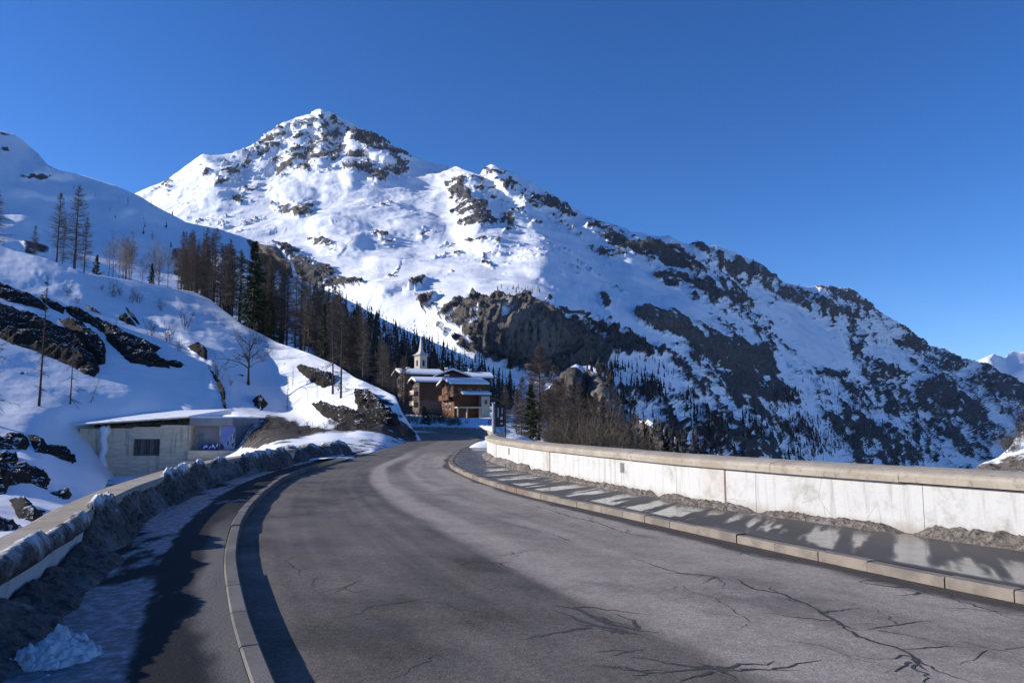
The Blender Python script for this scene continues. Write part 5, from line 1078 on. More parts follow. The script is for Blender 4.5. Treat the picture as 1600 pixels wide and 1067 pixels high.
# far woods: one mass each, far too many to count
def far_forest(name, L, n, area, hrange, label, seed, prob=None, seg=5, bare_share=0.45):
    rs = np.random.RandomState(seed); vs_, fs, mi = [], [], []; off = 0; made = 0; tries = 0
    poly = np.asarray(area, float)
    while made < n and tries < n * 30:
        tries += 1
        u = rs.uniform(poly[:, 0].min(), poly[:, 0].max()); v = rs.uniform(poly[:, 1].min(), poly[:, 1].max())
        c = False
        for i in range(len(poly)):
            a, b = poly[i], poly[(i + 1) % len(poly)]
            if (a[1] > v) != (b[1] > v) and u < (b[0] - a[0]) * (v - a[1]) / (b[1] - a[1]) + a[0]: c = not c
        if not c: continue
        if prob is not None and rs.rand() > prob(u, v): continue
        p = np.array(L.at(u, v))
        if L is hill and p[1] < 245: continue
        h = rs.uniform(*hrange) * (0.5 + 0.65 * rs.rand()); r = h * rs.uniform(0.07, 0.16)
        lean = rs.randn(2) * 0.03; made += 1
        if rs.rand() < bare_share:      # leafless larch: a stem and loose flat sprays
            nn = 9; zz_ = h * (0.15 + 0.8 * rs.rand(nn)); aa = rs.rand(nn) * 6.28; ll = 0.17 * h * (1.05 - zz_ / h) + 0.02 * h; ww = 0.035 * h
            tip = np.stack([ll * np.cos(aa), ll * np.sin(aa), zz_ + 0.3 * ll * rs.randn(nn)], -1); b0_ = np.stack([0 * aa, 0 * aa, zz_ - ww], -1); b1_ = np.stack([0 * aa, 0 * aa, zz_ + ww], -1)
            vs_.append(np.stack([b0_, b1_, tip], 1).reshape(-1, 3) + p); fs.append(np.arange(3 * nn).reshape(-1, 3) + off); mi += [1] * nn; off += 3 * nn
            ang = np.arange(3) * 2.1; w_ = h * 0.014
            vs_.append(np.concatenate([np.stack([w_ * np.cos(ang), w_ * np.sin(ang), np.full(3, -1.0)], -1), [[lean[0] * h, lean[1] * h, h]]]) + p); fs.append(np.array([(0, 1, 3), (1, 2, 3), (2, 0, 3)]) + off); mi += [1] * 3; off += 4
            continue
        lev = 4
        for q in range(lev):
            z0 = h * (0.05 + 0.22 * q + 0.03 * rs.randn()); z1 = h * (0.40 + 0.20 * q); rr_ = r * (1 - 0.23 * q) * (0.8 + 0.4 * rs.rand()); a0 = rs.rand() * 6.28
            ang = a0 + np.arange(seg) * 2 * np.pi / seg; j = 1 + 0.35 * rs.randn(seg)
            v_ = np.concatenate([np.stack([rr_ * j * np.cos(ang), rr_ * j * np.sin(ang), z0 + 0.05 * h * rs.randn(seg)], -1), [[lean[0] * z1, lean[1] * z1, z1]]]) + p
            vs_.append(v_); fs.append(np.array([(i, (i + 1) % seg, seg) for i in range(seg)]) + off); mi += [0] * seg; off += seg + 1
        ang = np.arange(3) * 2.1; w_ = h * 0.012
        vs_.append(np.concatenate([np.stack([w_ * np.cos(ang), w_ * np.sin(ang), np.full(3, -1.0)], -1), [[0, 0, h * 0.6]]]) + p); fs.append(np.array([(0, 1, 3), (1, 2, 3), (2, 0, 3)]) + off); mi += [0] * 3; off += 4
    me = mesh_np(name, np.concatenate(vs_), np.concatenate(fs), False); me.materials.append(MAT['needle_far']); me.materials.append(MAT['larch_far']); me.polygons.foreach_set('material_index', np.array(mi, np.int32))
    return tag(link(name, me), label, 'forest', kind='stuff')
pn = lambda u, v, s, k: float(vnoise(np.array([[u / s, v / s, k]]), 3)[0])
far_forest('forest', hill, 1900, [(480, 470), (520, 480), (600, 512), (700, 556), (800, 600), (830, 640), (700, 640), (560, 620), (480, 560)], (8, 15), 'dark conifer forest on the shaded slope behind the village', 1, lambda u, v: np.clip((v - np.interp(u, *np.asarray(HC, float).T)) / 60, 0.03, 1), bare_share=0.7)
far_forest('forest', hill, 60, [(500, 452), (560, 478), (650, 522), (760, 572), (760, 580), (650, 532), (560, 488), (500, 462)], (6, 10), 'line of small trees along the ridge behind the steeple', 2)
far_forest('forest', hill, 20, [(100, 290), (215, 312), (330, 365), (330, 390), (200, 390), (150, 330)], (5, 11), 'scattered small trees on the left background hill', 3)
far_forest('forest', knoll, 150, [(905, 575), (940, 583), (975, 630), (1000, 660), (1060, 690), (1130, 720), (1060, 720), (1000, 672), (960, 640), (930, 590)], (5, 9), 'young conifers along the top of the rocky knoll', 4, lambda u, v: 0.5)
far_forest('forest', mountain, 700, [(925, 570), (960, 562), (1010, 575), (1060, 610), (1110, 640), (1160, 690), (1190, 720), (1000, 720), (960, 640), (930, 600)], (11, 19), 'dark spruce wood on the mountain foot right of the knoll', 5, lambda u, v: np.clip(0.25 + 1.4 * pn(u, v, 22, 1.0), 0.02, 1))
far_forest('forest', mountain, 1900, [(1165, 630), (1250, 606), (1340, 645), (1420, 690), (1480, 725), (1200, 725), (1150, 690)], (13, 24), 'dark forest low on the shaded right flank of the mountain', 6, lambda u, v: np.clip(0.30 + 1.5 * pn(u * 0.6 + v * 0.3, v, 20, 2.0), 0.02, 1))
far_forest('forest', mountain, 420, [(1240, 590), (1330, 600), (1400, 640), (1480, 690), (1520, 700), (1560, 690), (1520, 720), (1420, 690)], (12, 24), 'thin scatter of trees higher on the right flank', 7)
far_forest('forest', mountain, 45, [(760, 462), (840, 456), (850, 470), (770, 472)], (6, 10), 'scattered dark trees on the snow shelf above the grey cliff', 8)
far_forest('forest', mountain, 120, [(900, 520), (990, 540), (1060, 600), (1000, 580), (930, 560)], (8, 14), 'scattered trees on the slope right of the grey cliff', 9)

# ------------------------------------------------------------------ concrete service building on the left
t = NT('board_marked_concrete'); p = t.pos(); sep = t.n.new('ShaderNodeSeparateXYZ'); t.l.new(p, sep.inputs[0])
c = t.mix(t.ramp(t.noise(t.vec(p, (0.5, 0.5, 2.5)), 1.2, 5, 0.65), 0.3, 0.7), (0.58, 0.46, 0.325), (0.74, 0.61, 0.445))
c = t.mix(t.ramp(t.noise(t.vec(p, (1.5, 1.5, 0.2)), 1.5, 5, 0.65), 0.52, 0.75), c, (0.27, 0.225, 0.18))
t.col(c).rough(0.9); wv_ = t.n.new('ShaderNodeTexWave'); t.l.new(t.vec(p, (0.02, 0.02, 1)), wv_.inputs[0]); wv_.bands_direction = 'Z'; wv_.inputs['Scale'].default_value = 0.9; wv_.inputs['Distortion'].default_value = 0.6
t.bump(t.math('ADD', wv_.outputs[1], t.noise(p, 8, 5)), 0.5, 0.05); MAT['concrete'] = t.m
MAT['grey_paint'] = simple('grey_render', (0.27, 0.27, 0.29), (0.22, 0.22, 0.24), 1.0, 0.8, 0.1, 12)
MAT['door'] = simple('grey_green_door', (0.16, 0.20, 0.22), (0.12, 0.15, 0.17), 3, 0.6)
MAT['dark'] = simple('dark_interior', (0.012, 0.012, 0.014), None, rough=0.7)
MAT['steel'] = simple('window_bars', (0.20, 0.19, 0.18), (0.12, 0.11, 0.10), 8, 0.6)
MAT['ice'] = simple('ice', (0.62, 0.68, 0.75), (0.78, 0.81, 0.85), 4, 0.3, 0.6, 9, 0.05)
D = 70.0; m_px = D / F
X = lambda u, v=690: xat(u, v, D)
Z = lambda v: zat(v, D)
bld = empty('service_building', (X(215), D, Z(760))); tag(bld, 'flat roofed concrete building with barred window half buried in the snowy slope', 'building'); bo = Vector(bld.location)
def part(mb, name, mat, parent=bld, bevel=0.0):
    mb.v = [(x - bo.x, y - bo.y, z - bo.z) for x, y, z in mb.v]; return mb.build(name, MAT[mat] if isinstance(mat, str) else mat, parent, bevel=bevel)
xL, xM, xR = X(124), X(297), X(364)
w0, w1, wb, wt = X(207), X(250), Z(712), Z(685.5)
mb = MB(); y0, y1 = D, D + 7
mb.box(xL, w0, y0, y1, Z(775), Z(669)); mb.box(w1, xM, y0, y1, Z(775), Z(664)); mb.box(w0, w1, y0, y1, Z(775), wb); mb.box(w0, w1, y0, y1, wt, Z(667)); mb.box(w0, w1, y0 + 0.6, y1, wb, wt)
part(mb, 'wall', 'concrete')
win = part(MB().box(w0 + .02, w1 - .02, y0 + .5, y0 + .55, wb + .02, wt - .02), 'window', 'dark')
for k in range(3):
    a_ = w0 + (w1 - w0) * (k + 0.03) / 3; b_ = w0 + (w1 - w0) * (k + 0.97) / 3
    mb = MB()
    for (p0, p1, q0, q1) in ((a_, b_, wb, wb + .1), (a_, b_, wt - .1, wt), (a_, a_ + .1, wb + .1, wt - .1), (b_ - .1, b_, wb + .1, wt - .1)): mb.box(p0, p1, y0 + .25, y0 + .33, q0, q1)
    fr = part(mb, 'frame', 'steel', win)
    for j in range(1, 6):
        xx = a_ + (b_ - a_) * j / 6; part(MB().box(xx - .025, xx + .025, y0 + .22, y0 + .26, wb + .05, wt - .05), 'bar', 'steel', win)
zl, zm = Z(663), Z(651)
roof_prof = lambda y, dz: None
mb = MB(); th_ = 0.10
mb.add([(xL - .3, y0 - .7, zl - .12), (xM, y0 - .7, zm - .12), (xM, y1, zm - .12), (xL - .3, y1, zl - .12), (xL - .3, y0 - .7, zl), (xM, y0 - .7, zm), (xM, y1, zm), (xL - .3, y1, zl)], [(3, 2, 1, 0), (4, 5, 6, 7), (0, 1, 5, 4), (1, 2, 6, 5), (2, 3, 7, 6), (3, 0, 4, 7)])
part(mb, 'roof', 'concrete')
for k in range(7):
    u = 150 + 22 * k + rs.uniform(-5, 5); xx = X(u); zt = zl + (zm - zl) * (xx - xL) / (xM - xL) - .125
    part(MB().box(xx - .12, xx + .12, y0 - .55, y0 - .002, zt - .30, zt), 'joist', 'dark')
mb = MB(); zt = zl
mb.add([(xL - .3, y0 - .62, zl + .004), (xM, y0 - .62, zm + .004), (xM, y1 + 3, zm + .3), (xL - .3, y1 + 3, zl + .6), (xL - .2, y0 - .5, zl + .10), (xM, y0 - .5, zm + .09), (xM, y1 + 3, zm + .9), (xL - .3, y1 + 3, zl + 1.3)], [(3, 2, 1, 0), (4, 5, 6, 7), (0, 1, 5, 4), (1, 2, 6, 5), (2, 3, 7, 6), (3, 0, 4, 7)])
part(mb, 'roof_snow', 'roof_snow')
# grey annex on a concrete terrace
zf = Z(703.5); zt, zc = Z(653), Z(665)
part(MB().box(xM + .002, xR, y0 - .3, y1, zc, zt), 'fascia', 'grey_paint')
part(MB().box(xM + .002, xR - .05, y0 - .2, y1 + 2, zt + .003, zt + .13), 'roof_snow', 'roof_snow')
part(MB().box(xM + .05, xR - .02, y0 + .8, y1, zf, zc - .003), 'annex_wall', 'grey_paint')
part(MB().box(X(303), X(313), y0 + .76, y0 + .797, zf + .01, Z(677)), 'door', 'door')
part(MB().box(X(303.3), X(305), y0 + .73, y0 + .757, Z(691), Z(685)), 'notice', 'plaster')
part(MB().box(xM + .01, X(408), y0 - .5, y0 + 1.6, zf - .9, zf), 'terrace', 'concrete')
part(MB().box(X(290), X(420), y0 - .9, y0 + 1.0, zf - 4.0, zf - .93), 'terrace_footing', 'concrete')
MAT['poster_sky'] = simple('poster_sky', (0.16, 0.22, 0.55), (0.26, 0.33, 0.66), 0.6, 0.5, obj=True); MAT['poster_snow'] = simple('poster_snow', (0.50, 0.54, 0.64), (0.36, 0.40, 0.52), 2.0, 0.5, obj=True, stretch=(2, 1, 1)); MAT['poster_rock'] = simple('poster_rock', (0.06, 0.065, 0.10), (0.14, 0.14, 0.18), 4, 0.5, obj=True)
pz0, pz1 = zf + .03, Z(665.5); pw, ph = X(363) - X(340.5), pz1 - pz0
po = MB().box(0, pw, 0, .06, -ph / 2, ph / 2).build('poster', MAT['poster_sky'], None, ((X(340.5)), y0 + .62, (pz0 + pz1) / 2)); tag(po, 'large mountain photograph panel on the grey annex wall', 'poster')
q_ = lambda pts: [(a * pw, -ph / 2 + b * ph) for a, b in pts]
MB().prism(q_([(.01, .02), (.99, .02), (.99, .82), (.9, .74), (.8, .66), (.68, .52), (.55, .47), (.42, .30), (.3, .26), (.15, .12), (.01, .1)]), -.006, -.001, 'y').build('mountain_print', MAT['poster_snow'], po)
for pts in ([(.9, .72), (.98, .78), (.97, .5), (.86, .4)], [(.7, .5), (.8, .62), (.76, .35), (.66, .3)], [(.45, .3), (.56, .44), (.6, .25), (.5, .15)], [(.02, .03), (.3, .03), (.22, .2), (.1, .24), (.02, .36)], [(.75, .25), (.95, .32), (.9, .1)]):
    MB().prism(q_(pts), -.012, -.0065, 'y').build('rock_print', MAT['poster_rock'], po)
MB().box(-.14, -.002, -.02, .06, -(pz1 - pz0) / 2, (pz1 - pz0) / 2).build('edge_strip', MAT['plaster'], po)
MAT['navy'] = simple('navy_banner', (0.015, 0.03, 0.17), (0.03, 0.06, 0.26), 1.5, 0.5, obj=True)
MAT['white'] = simple('white_print', (0.75, 0.77, 0.82), (0.6, 0.64, 0.74), 6, 0.6)
bn = MB().box(0, X(341) - X(314), 0, .05, 0, Z(693) - zf - .06).build('banner', MAT['navy'], None, (X(314), y0 + .1, zf + .03)); tag(bn, 'low navy blue banner with worn white print on the annex terrace', 'banner')
mb = MB()
for (xa, za, sz_, sk_) in ((.15, .12, .16, .10), (.42, .22, .22, -.06), (.70, .10, .14, .12), (.98, .25, .20, .04), (1.22, .12, .15, -.08), (1.42, .30, .12, .06)):
    mb.prism([(xa, za), (xa + sz_, za + .05), (xa + sz_ * .8 + sk_, za + .22), (xa + sz_ * .3 + sk_, za + .30), (xa + sk_ * .5, za + .14)], -.012, -.001, 'y')
mb.build('print', MAT['white'], bn)
# frozen meltwater down the wall
pts = [(X(164) + 0.12 * math.sin(k * 1.7), y0 - .15 - .05 * math.cos(k), Z(666) + (Z(748) - Z(666)) * k / 11) for k in range(12)]
tag(MB().tube(pts, [0.45, .5, .34, .36, .30, .33, .28, .34, .36, .45, .55, .8], 9).build('ice_column', MAT['ice'], None, smooth_sh=True), 'frozen white water column running down the concrete wall from the roof', 'ice')

# ------------------------------------------------------------------ village
MAT['wood'] = simple('dark_timber', (0.055, 0.032, 0.020), (0.11, 0.065, 0.038), 2.0, 0.8, 0.3, 8, 0.03, obj=True, stretch=(1, 1, 6))
MAT['wood_warm'] = simple('warm_timber', (0.10, 0.048, 0.024), (0.19, 0.085, 0.036), 1.5, 0.8, 0.3, 8, 0.03, obj=True, stretch=(1, 1, 6))
MAT['cream'] = simple('cream_render', (0.50, 0.44, 0.34), (0.42, 0.36, 0.28), 1.2, 0.85, obj=True)
MAT['brownstone'] = simple('brown_render', (0.10, 0.070, 0.054), (0.145, 0.104, 0.08), 1.2, 0.85, obj=True)
MAT['pane'] = simple('window_glass', (0.02, 0.024, 0.03), None, rough=0.15)
MAT['tin'] = simple('chimney_stone', (0.30, 0.26, 0.22), (0.20, 0.17, 0.15), 3, 0.85, obj=True)
def chalet(name, label, corner, yaw, L, W, hw, rise, mats, wins_g=(), wins_s=(), balc_g=(), balc_s=(), chim=(), over=0.8, snow=0.35, plinth=0.35):
    """corner: world point of the edge between gable (-x) and long side (-y)"""
    cy_, sy_ = math.cos(yaw), math.sin(yaw)
    r = empty(name, (corner[0] + cy_ * L / 2 - sy_ * W / 2, corner[1] + sy_ * L / 2 + cy_ * W / 2, corner[2]), yaw); tag(r, label, 'house')
    x0, x1, ya, yb = -L / 2, L / 2, -W / 2, W / 2; hp = hw * plinth
    MB().box(x0, x1, ya, yb, -6, hp).build('lower_wall', MAT[mats[0]], r)
    MB().prism([(ya - .06, hp), (yb + .06, hp), (yb + .06, hw), (0, hw + rise * (W / 2) / (W / 2 + over)), (ya - .06, hw)], x0 - .06, x1 + .06, 'x').build('upper_wall', MAT[mats[1]], r)
    k = rise / (W / 2); tz = 0.22
    for sgn in (-1, 1):
        e = sgn * (W / 2 + over); ez = hw - k * over * 0.6 + .1; rz_ = hw + rise + .1
        rf = MB().prism([(e, ez), (0, rz_), (0, rz_ + tz), (e, ez + tz)], x0 - over * 1.3, x1 + over, 'x').build('roof', MAT['wood'], r)
        s1 = MB().prism([(e * 0.99, ez + tz + .004), (0, rz_ + tz + .004), (0, rz_ + tz + snow), (e * 0.8, ez + tz + snow + (rz_ - ez) * 0.2), (e * 0.97, ez + tz + snow * .7)], x0 - over * 1.2, x1 + over * .93, 'x').build('roof_snow', MAT['roof_snow'], rf)
    def window(face, c_, z, w, h, mat='cream'):
        if face == 'g': fr = MB().box(x0 - .16, x0 - .07, c_ - w / 2 - .12, c_ + w / 2 + .12, z - .12, z + h + .12).build('window', MAT[mat], r); MB().box(x0 - .19, x0 - .162, c_ - w / 2, c_ + w / 2, z, z + h).build('pane', MAT['pane'], fr)
        else: fr = MB().box(c_ - w / 2 - .12, c_ + w / 2 + .12, ya - .16, ya - .07, z - .12, z + h + .12).build('window', MAT[mat], r); MB().box(c_ - w / 2, c_ + w / 2, ya - .19, ya - .162, z, z + h).build('pane', MAT['pane'], fr)
    for q in wins_g: window('g', *q)
    for q in wins_s: window('s', *q)
    for (c_, z, w, m_) in balc_g:
        b = MB().box(x0 - 1.1, x0 - .07, c_ - w / 2, c_ + w / 2, z - .15, z).build('balcony', MAT[m_], r); MB().box(x0 - 1.15, x0 - 1.05, c_ - w / 2, c_ + w / 2, z + .003, z + .95).build('railing', MAT[m_], b)
    for (c_, z, w, m_) in balc_s:
        b = MB().box(c_ - w / 2, c_ + w / 2, ya - 1.2, ya - .07, z - .15, z).build('balcony', MAT[m_], r); MB().box(c_ - w / 2, c_ + w / 2, ya - 1.25, ya - 1.15, z + .003, z + .95).build('railing', MAT[m_], b)
    for (cx_, cyy, h) in chim:
        q = MB().box(cx_ - .35, cx_ + .35, cyy - .35, cyy + .35, hw, hw + rise + h).build('chimney', MAT['tin'], r); MB().box(cx_ - .45, cx_ + .45, cyy - .45, cyy + .45, hw + rise + h + .003, hw + rise + h + .3).build('snow_cap', MAT['roof_snow'], q)
    return r
YW = math.radians(20)
c0 = V(710, 648, 160); hw = zat(601.5, 160) - c0.z
fc = chalet('chalet', 'timber chalet with snowy roof and orange gable nearest the bend', c0, YW, 6.8, 10.5, hw, 1.15, ('wood_warm', 'wood_warm'),
       wins_g=[(-2.2, 1.3, 1.0, 1.1, 'white'), (0.8, 1.3, 0.9, 1.0, 'white'), (-2.0, 4.0, 0.9, 1.0, 'cream'), (1.2, 4.0, 0.9, 1.0, 'cream'), (0, 6.3, 1.0, 0.9, 'cream')], wins_s=[(-2.2, 5.0, 0.5, 0.6, 'cream'), (0, 5.0, 0.5, 0.6, 'cream'), (2.2, 5.0, 0.5, 0.6, 'cream')],
       balc_g=[(0, 3.4, 8.6, 'wood_warm')], balc_s=[], chim=[(-3.4, 1.2, 1.2), (-1.0, 1.6, 0.5)], over=1.0, snow=0.5, plinth=0.3)
x0, ya = -3.4, -5.25
can = MB().prism([(ya - 2.6, hw * .63), (ya - .07, hw * .70), (ya - .07, hw * .74), (ya - 2.6, hw * .67)], x0 - .6, 4.3, 'x').build('canopy', MAT['wood'], fc)
MB().prism([(ya - 2.55, hw * .67 + .004), (ya - .08, hw * .74 + .004), (ya - .08, hw * .74 + .5), (ya - 2.3, hw * .67 + .45)], x0 + 1.2, 4.2, 'x').build('canopy_snow', MAT['roof_snow'], can)
MB().box(2.0, 3.9, ya - 2.3, ya - .08, -1, hw * .62).build('porch', MAT['cream'], fc)
MB().box(x0, 1.99, ya - 2.3, ya - .08, hw * .22, hw * .27).build('terrace', MAT['cream'], fc)
for xx in (x0 + .2, -1.2, 1.7): MB().box(xx - .15, xx + .15, ya - 2.3, ya - 2.0, -2, hw * .22 - .003).build('post', MAT['cream'], fc)
MB().box(2.7, 3.3, ya - 2.36, ya - 2.303, hw * .36, hw * .50).build('shutter', MAT['wood_warm'], fc)
c0 = V(632, 640, 192); hw = zat(585.5, 192) - c0.z
chalet('apartment_chalet', 'tall brown apartment chalet with wide snowy roof left of the steeple base', c0, YW, 9.4, 10.5, hw, 1.2, ('brownstone', 'brownstone'), wins_g=[(a_, z_, 0.9, 1.1, 'wood') for a_ in (-2.6, 0.2, 2.8) for z_ in (2.2, 4.8, 7.2)], wins_s=[(-4.3, 5, .8, 1, 'wood'), (-4.3, 2.4, .8, 1, 'wood')], chim=[(-2.6, 1.4, 1.0)], over=1.2, snow=0.55)
c0 = V(655, 640, 178); hw = zat(598, 178) - c0.z
chalet('apartment_chalet', 'brown chalet wing with cream balconies under the steeple', c0, YW, 6.2, 7.5, hw, 0.9, ('brownstone', 'wood'), wins_g=[(-1.0, 1.5, 1.6, 1.7, 'cream'), (-1.0, 4.1, 1.6, 1.6, 'cream'), (1.5, 4.1, .8, 1.6, 'cream'), (1.5, 1.5, .8, 1.6, 'cream')], balc_g=[(0, 1.2, 5.0, 'cream'), (0, 3.8, 5.0, 'cream')], over=1.0, snow=0.5)
c0 = V(731, 640, 192); hw = zat(590, 192) - c0.z
chalet('chalet', 'chalet roof with dark gable behind the orange chalet', c0, math.radians(98), 9.0, 8.2, hw, 1.6, ('wood', 'wood'), wins_g=[(0, hw - 1.0, 1.4, 0.9, 'cream')], chim=[(-3.0, 1.5, 0.8)], over=0.9, snow=0.5)
c0 = V(733, 640, 196); hw = zat(591, 196) - c0.z
chalet('chalet', 'rightmost dark chalet with flat snowy roof and thin chimney', c0, math.radians(14), 5.6, 6.5, hw, 1.1, ('wood', 'wood'), wins_s=[(0, hw - 3, 1.2, 1, 'cream')], chim=[(-2.0, 0, 1.3)], over=0.9, snow=0.5)
# church
D2 = 215.0; cx2 = xat(657.5, 560, D2); zb2 = gz(cx2, D2) - 1; ze = zat(557, D2)
ch = empty('church', (cx2, D2, zb2), math.radians(45)); tag(ch, 'cream church tower with belfry openings and slim pale spire', 'church')
a_ = 1.32; he = ze - zb2
MAT['tower'] = simple('tower_render', (0.52, 0.46, 0.37), (0.44, 0.39, 0.31), 1.0, 0.85, obj=True); MAT['spire'] = simple('spire_shingle', (0.46, 0.42, 0.38), (0.56, 0.52, 0.48), 1.5, 0.7, obj=True)
MB().box(-a_, a_, -a_, a_, 0, he).build('tower', MAT['tower'], ch); MB().box(-a_ - .18, a_ + .18, -a_ - .18, a_ + .18, he + .003, he + .3).build('cornice', MAT['tower'], ch)
for k in range(4):
    o = MB().prism([(-.42, he - 2.9), (.42, he - 2.9), (.42, he - 1.5)] + [(.42 * math.cos(q), he - 1.5 + .42 * math.sin(q)) for q in [math.pi * j / 6 for j in range(1, 6)]] + [(-.42, he - 1.5)], -a_ - .03, -a_ + .2, 'y').build('belfry_opening', MAT['dark'], ch); o.rotation_euler = (0, 0, k * math.pi / 2)
prof = [(a_ + .55, he + .303), (a_ * .85, he + .75), (a_ * .42, he + 1.5), (a_ * .28, he + 2.6), (.02, he + (zat(521, D2) - ze))]
vs_ = [(r_ * sx_, r_ * sy__, z) for r_, z in prof for sx_, sy__ in ((-1, -1), (1, -1), (1, 1), (-1, 1))]
MB().add(vs_, [(i * 4 + j, i * 4 + (j + 1) % 4, i * 4 + 4 + (j + 1) % 4, i * 4 + 4 + j) for i in range(4) for j in range(4)] + [(3, 2, 1, 0)]).build('spire', MAT['spire'], ch)
zt = prof[-1][1]; MB().box(-.04, .04, -.04, .04, zt - .1, zt + .9).box(-.25, .25, -.035, .035, zt + .5, zt + .58).build('cross', MAT['steel'], ch)

# low wall round the outside of the bend
bw = arc_resample(offset(Rk, 0.9)[(offset(Rk, 0.9)[:, 1] > 60)], 0.1)
gw = empty('guard_wall', (0, 0, 0)); tag(gw, 'low pale stone guard wall around the outside of the far bend', 'wall'); a = 0.0
MAT['pale_stone'] = simple('pale_masonry', (0.42, 0.37, 0.31), (0.30, 0.26, 0.22), 1.6, 0.9, 0.6, 8, 0.04)
while a < bw[1][-1] - 1:
    b = min(a + 2.4, bw[1][-1]); v, f = curved(bw, a + .01, b - .01, [(0, -1), (0, 0.72), (0.4, 0.72), (0.4, -1)], 5); MB().add(v, f).build('stone_block', MAT['pale_stone'], gw); a = b
bank('snow_ridge', bw, 0, bw[1][-1] - 1, [(-0.05, 0.70), (0.0, 0.95), (0.2, 1.1), (0.5, 0.9), (0.7, 0.6)], MAT['grime'], 'dirty snow heaped along the top of the far guard wall', 'snow', 760, 0.22, nscale=0.6, step=0.2, nw=12)
bank('snow_bank', (np.array([(-1.6, 42.5), (-1.2, 46), (-1.0, 52), (-0.6, 60), (-1.2, 72)]), np.array([0, 3.5, 9.5, 17.6, 29.6])), 0, 29, [(-1.2, 0.0), (-0.7, 0.35), (0.2, 0.5), (1.4, 0.45), (3.0, -0.3)], MAT['snow'], 'smooth snow bank around the sign post past the parapet end', 'snow bank', 770, 0.12, nscale=1.2, step=0.15)

# sign board with a little roof, its post, and the round blue sign
MAT['black'] = simple('black_board', (0.012, 0.013, 0.020), (0.02, 0.022, 0.03), 3, 0.5)
MAT['post'] = simple('galvanised_post', (0.42, 0.42, 0.42), (0.32, 0.32, 0.33), 4, 0.5)
D3 = 46.0; X3 = lambda u: xat(u, 650, D3); Z3 = lambda v: zat(v, D3)
pt = empty('signpost', (X3(771.5), D3 - 1.5, 0.1)); tag(pt, 'grey metal post at the parapet end in front of the black board', 'post')
MB().tube([(0, 0, -.6), (0, 0, zat(630, D3 - 1.5) - .1)], 0.075, 10).build('pole', MAT['post'], pt)
MB().box(-.12, .12, -.12, .12, zat(630, D3 - 1.5) - .098, zat(630, D3 - 1.5) - .04).build('cap', MAT['roof_snow'], pt)
sb = empty('sign_board', (X3(781.5), D3, Z3(667))); tag(sb, 'black notice board with white lettering under a small pitched roof', 'sign')
bw_, bh_ = X3(788.5) - X3(774.5), Z3(632) - Z3(667)
MB().box(-bw_ / 2, bw_ / 2, 0, .12, 0, bh_).build('board', MAT['black'], sb)
for sx_ in (-1, 1): MB().box(sx_ * (bw_ / 2 + .05) - .045, sx_ * (bw_ / 2 + .05) + .045, -.02, .14, -1.2, bh_ + .1).build('leg', MAT['wood'], sb)
r0 = MB().add([(-bw_ / 2 - .32, -.4, bh_ + .42), (bw_ / 2 + .22, -.4, bh_ - .02), (bw_ / 2 + .22, .5, bh_ - .02), (-bw_ / 2 - .32, .5, bh_ + .42), (-bw_ / 2 - .32, -.4, bh_ + .50), (bw_ / 2 + .22, -.4, bh_ + .06), (bw_ / 2 + .22, .5, bh_ + .06), (-bw_ / 2 - .32, .5, bh_ + .50)], [(3, 2, 1, 0), (4, 5, 6, 7), (0, 1, 5, 4), (1, 2, 6, 5), (2, 3, 7, 6), (3, 0, 4, 7)]).build('roof', MAT['wood'], sb)
def text(body, size, loc, rot, mat, parent, ext=0.006):
    cu = bpy.data.curves.new('lettering', 'FONT'); cu.body = body; cu.size = size; cu.extrude = ext; cu.align_x = 'CENTER'; cu.align_y = 'CENTER'
    tmp = bpy.data.objects.new('lettering', cu); COL.objects.link(tmp); bpy.context.view_layer.update()
    me = bpy.data.meshes.new_from_object(tmp.evaluated_get(bpy.context.evaluated_depsgraph_get())); bpy.data.objects.remove(tmp)
    o = link('lettering', me, mat, parent, loc); o.rotation_euler = rot; return o
text('BREVIERES', 0.13, (-bw_ * .24, -.008, bh_ * .64), (math.pi / 2, math.pi / 2, 0), MAT['white'], sb)
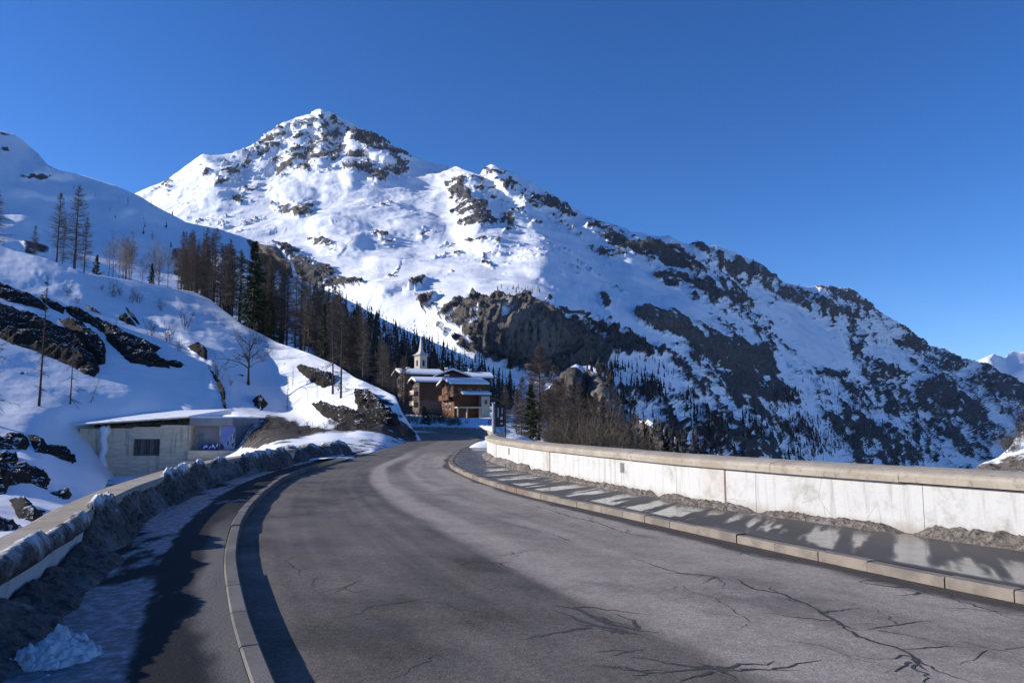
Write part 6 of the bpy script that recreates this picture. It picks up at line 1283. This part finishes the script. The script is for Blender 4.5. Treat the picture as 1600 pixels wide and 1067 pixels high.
text('TIGNES', 0.12, (bw_ * .20, -.008, bh_ * .72), (math.pi / 2, math.pi / 2, 0), MAT['white'], sb)
MB().box(-.0, .16, -.012, -.002, bh_ * .34, bh_ * .37).box(.02, .14, -.012, -.002, bh_ * .39, bh_ * .42).box(.04, .15, -.012, -.002, bh_ * .44, bh_ * .46).build('emblem', MAT['white'], sb)
MB().box(.02, .16, -.012, -.002, bh_ * .12, bh_ * .19).build('notice', MAT['plaster'], sb)
D4 = 84.0; rs_ = empty('round_sign', (xat(766.3, 659, D4), D4, 0.3)); tag(rs_, 'round blue traffic sign with white ring beside the post', 'sign')
zc4 = zat(659, D4) - 0.3; MAT['blue'] = simple('sign_blue', (0.01, 0.09, 0.42), None, rough=0.4)
MB().prism([(.30 * math.cos(q), zc4 + .30 * math.sin(q)) for q in [2 * math.pi * j / 28 for j in range(28)]], -.02, .0, 'y').build('disc', MAT['blue'], rs_)
ring = MB(); n_ = 24
for j in range(n_):
    q0, q1 = 2 * math.pi * j / n_, 2 * math.pi * (j + 1) / n_
    pp = [(.10 * math.cos(q0), .15 * math.sin(q0)), (.10 * math.cos(q1), .15 * math.sin(q1)), (.155 * math.cos(q1), .215 * math.sin(q1)), (.155 * math.cos(q0), .215 * math.sin(q0))]
    ring.prism([(x_, z_ + zc4) for x_, z_ in pp], -.032, -.022, 'y')
ring.build('tyre_symbol', MAT['white'], rs_)
MB().tube([(0, .04, -2), (0, .04, zc4 + .35)], 0.035, 8).build('pole', MAT['post'], rs_)

# ------------------------------------------------------------------ thin mountain air
hv = NT('haze_air'); hv.n.remove(hv.b); pvn = hv.n.new('ShaderNodeVolumePrincipled'); pvn.inputs['Color'].default_value = (0.62, 0.76, 1.0, 1); pvn.inputs['Density'].default_value = 1.1e-5
pvn.inputs['Anisotropy'].default_value = 0.2
hv.l.new(pvn.outputs[0], hv.n['Material Output'].inputs['Volume'])
tag(MB().box(-28000, 28000, -28000, 28000, -522, 2100).build('haze', hv.m), 'thin blue mountain air between the road and the far slopes', 'haze', kind='stuff')
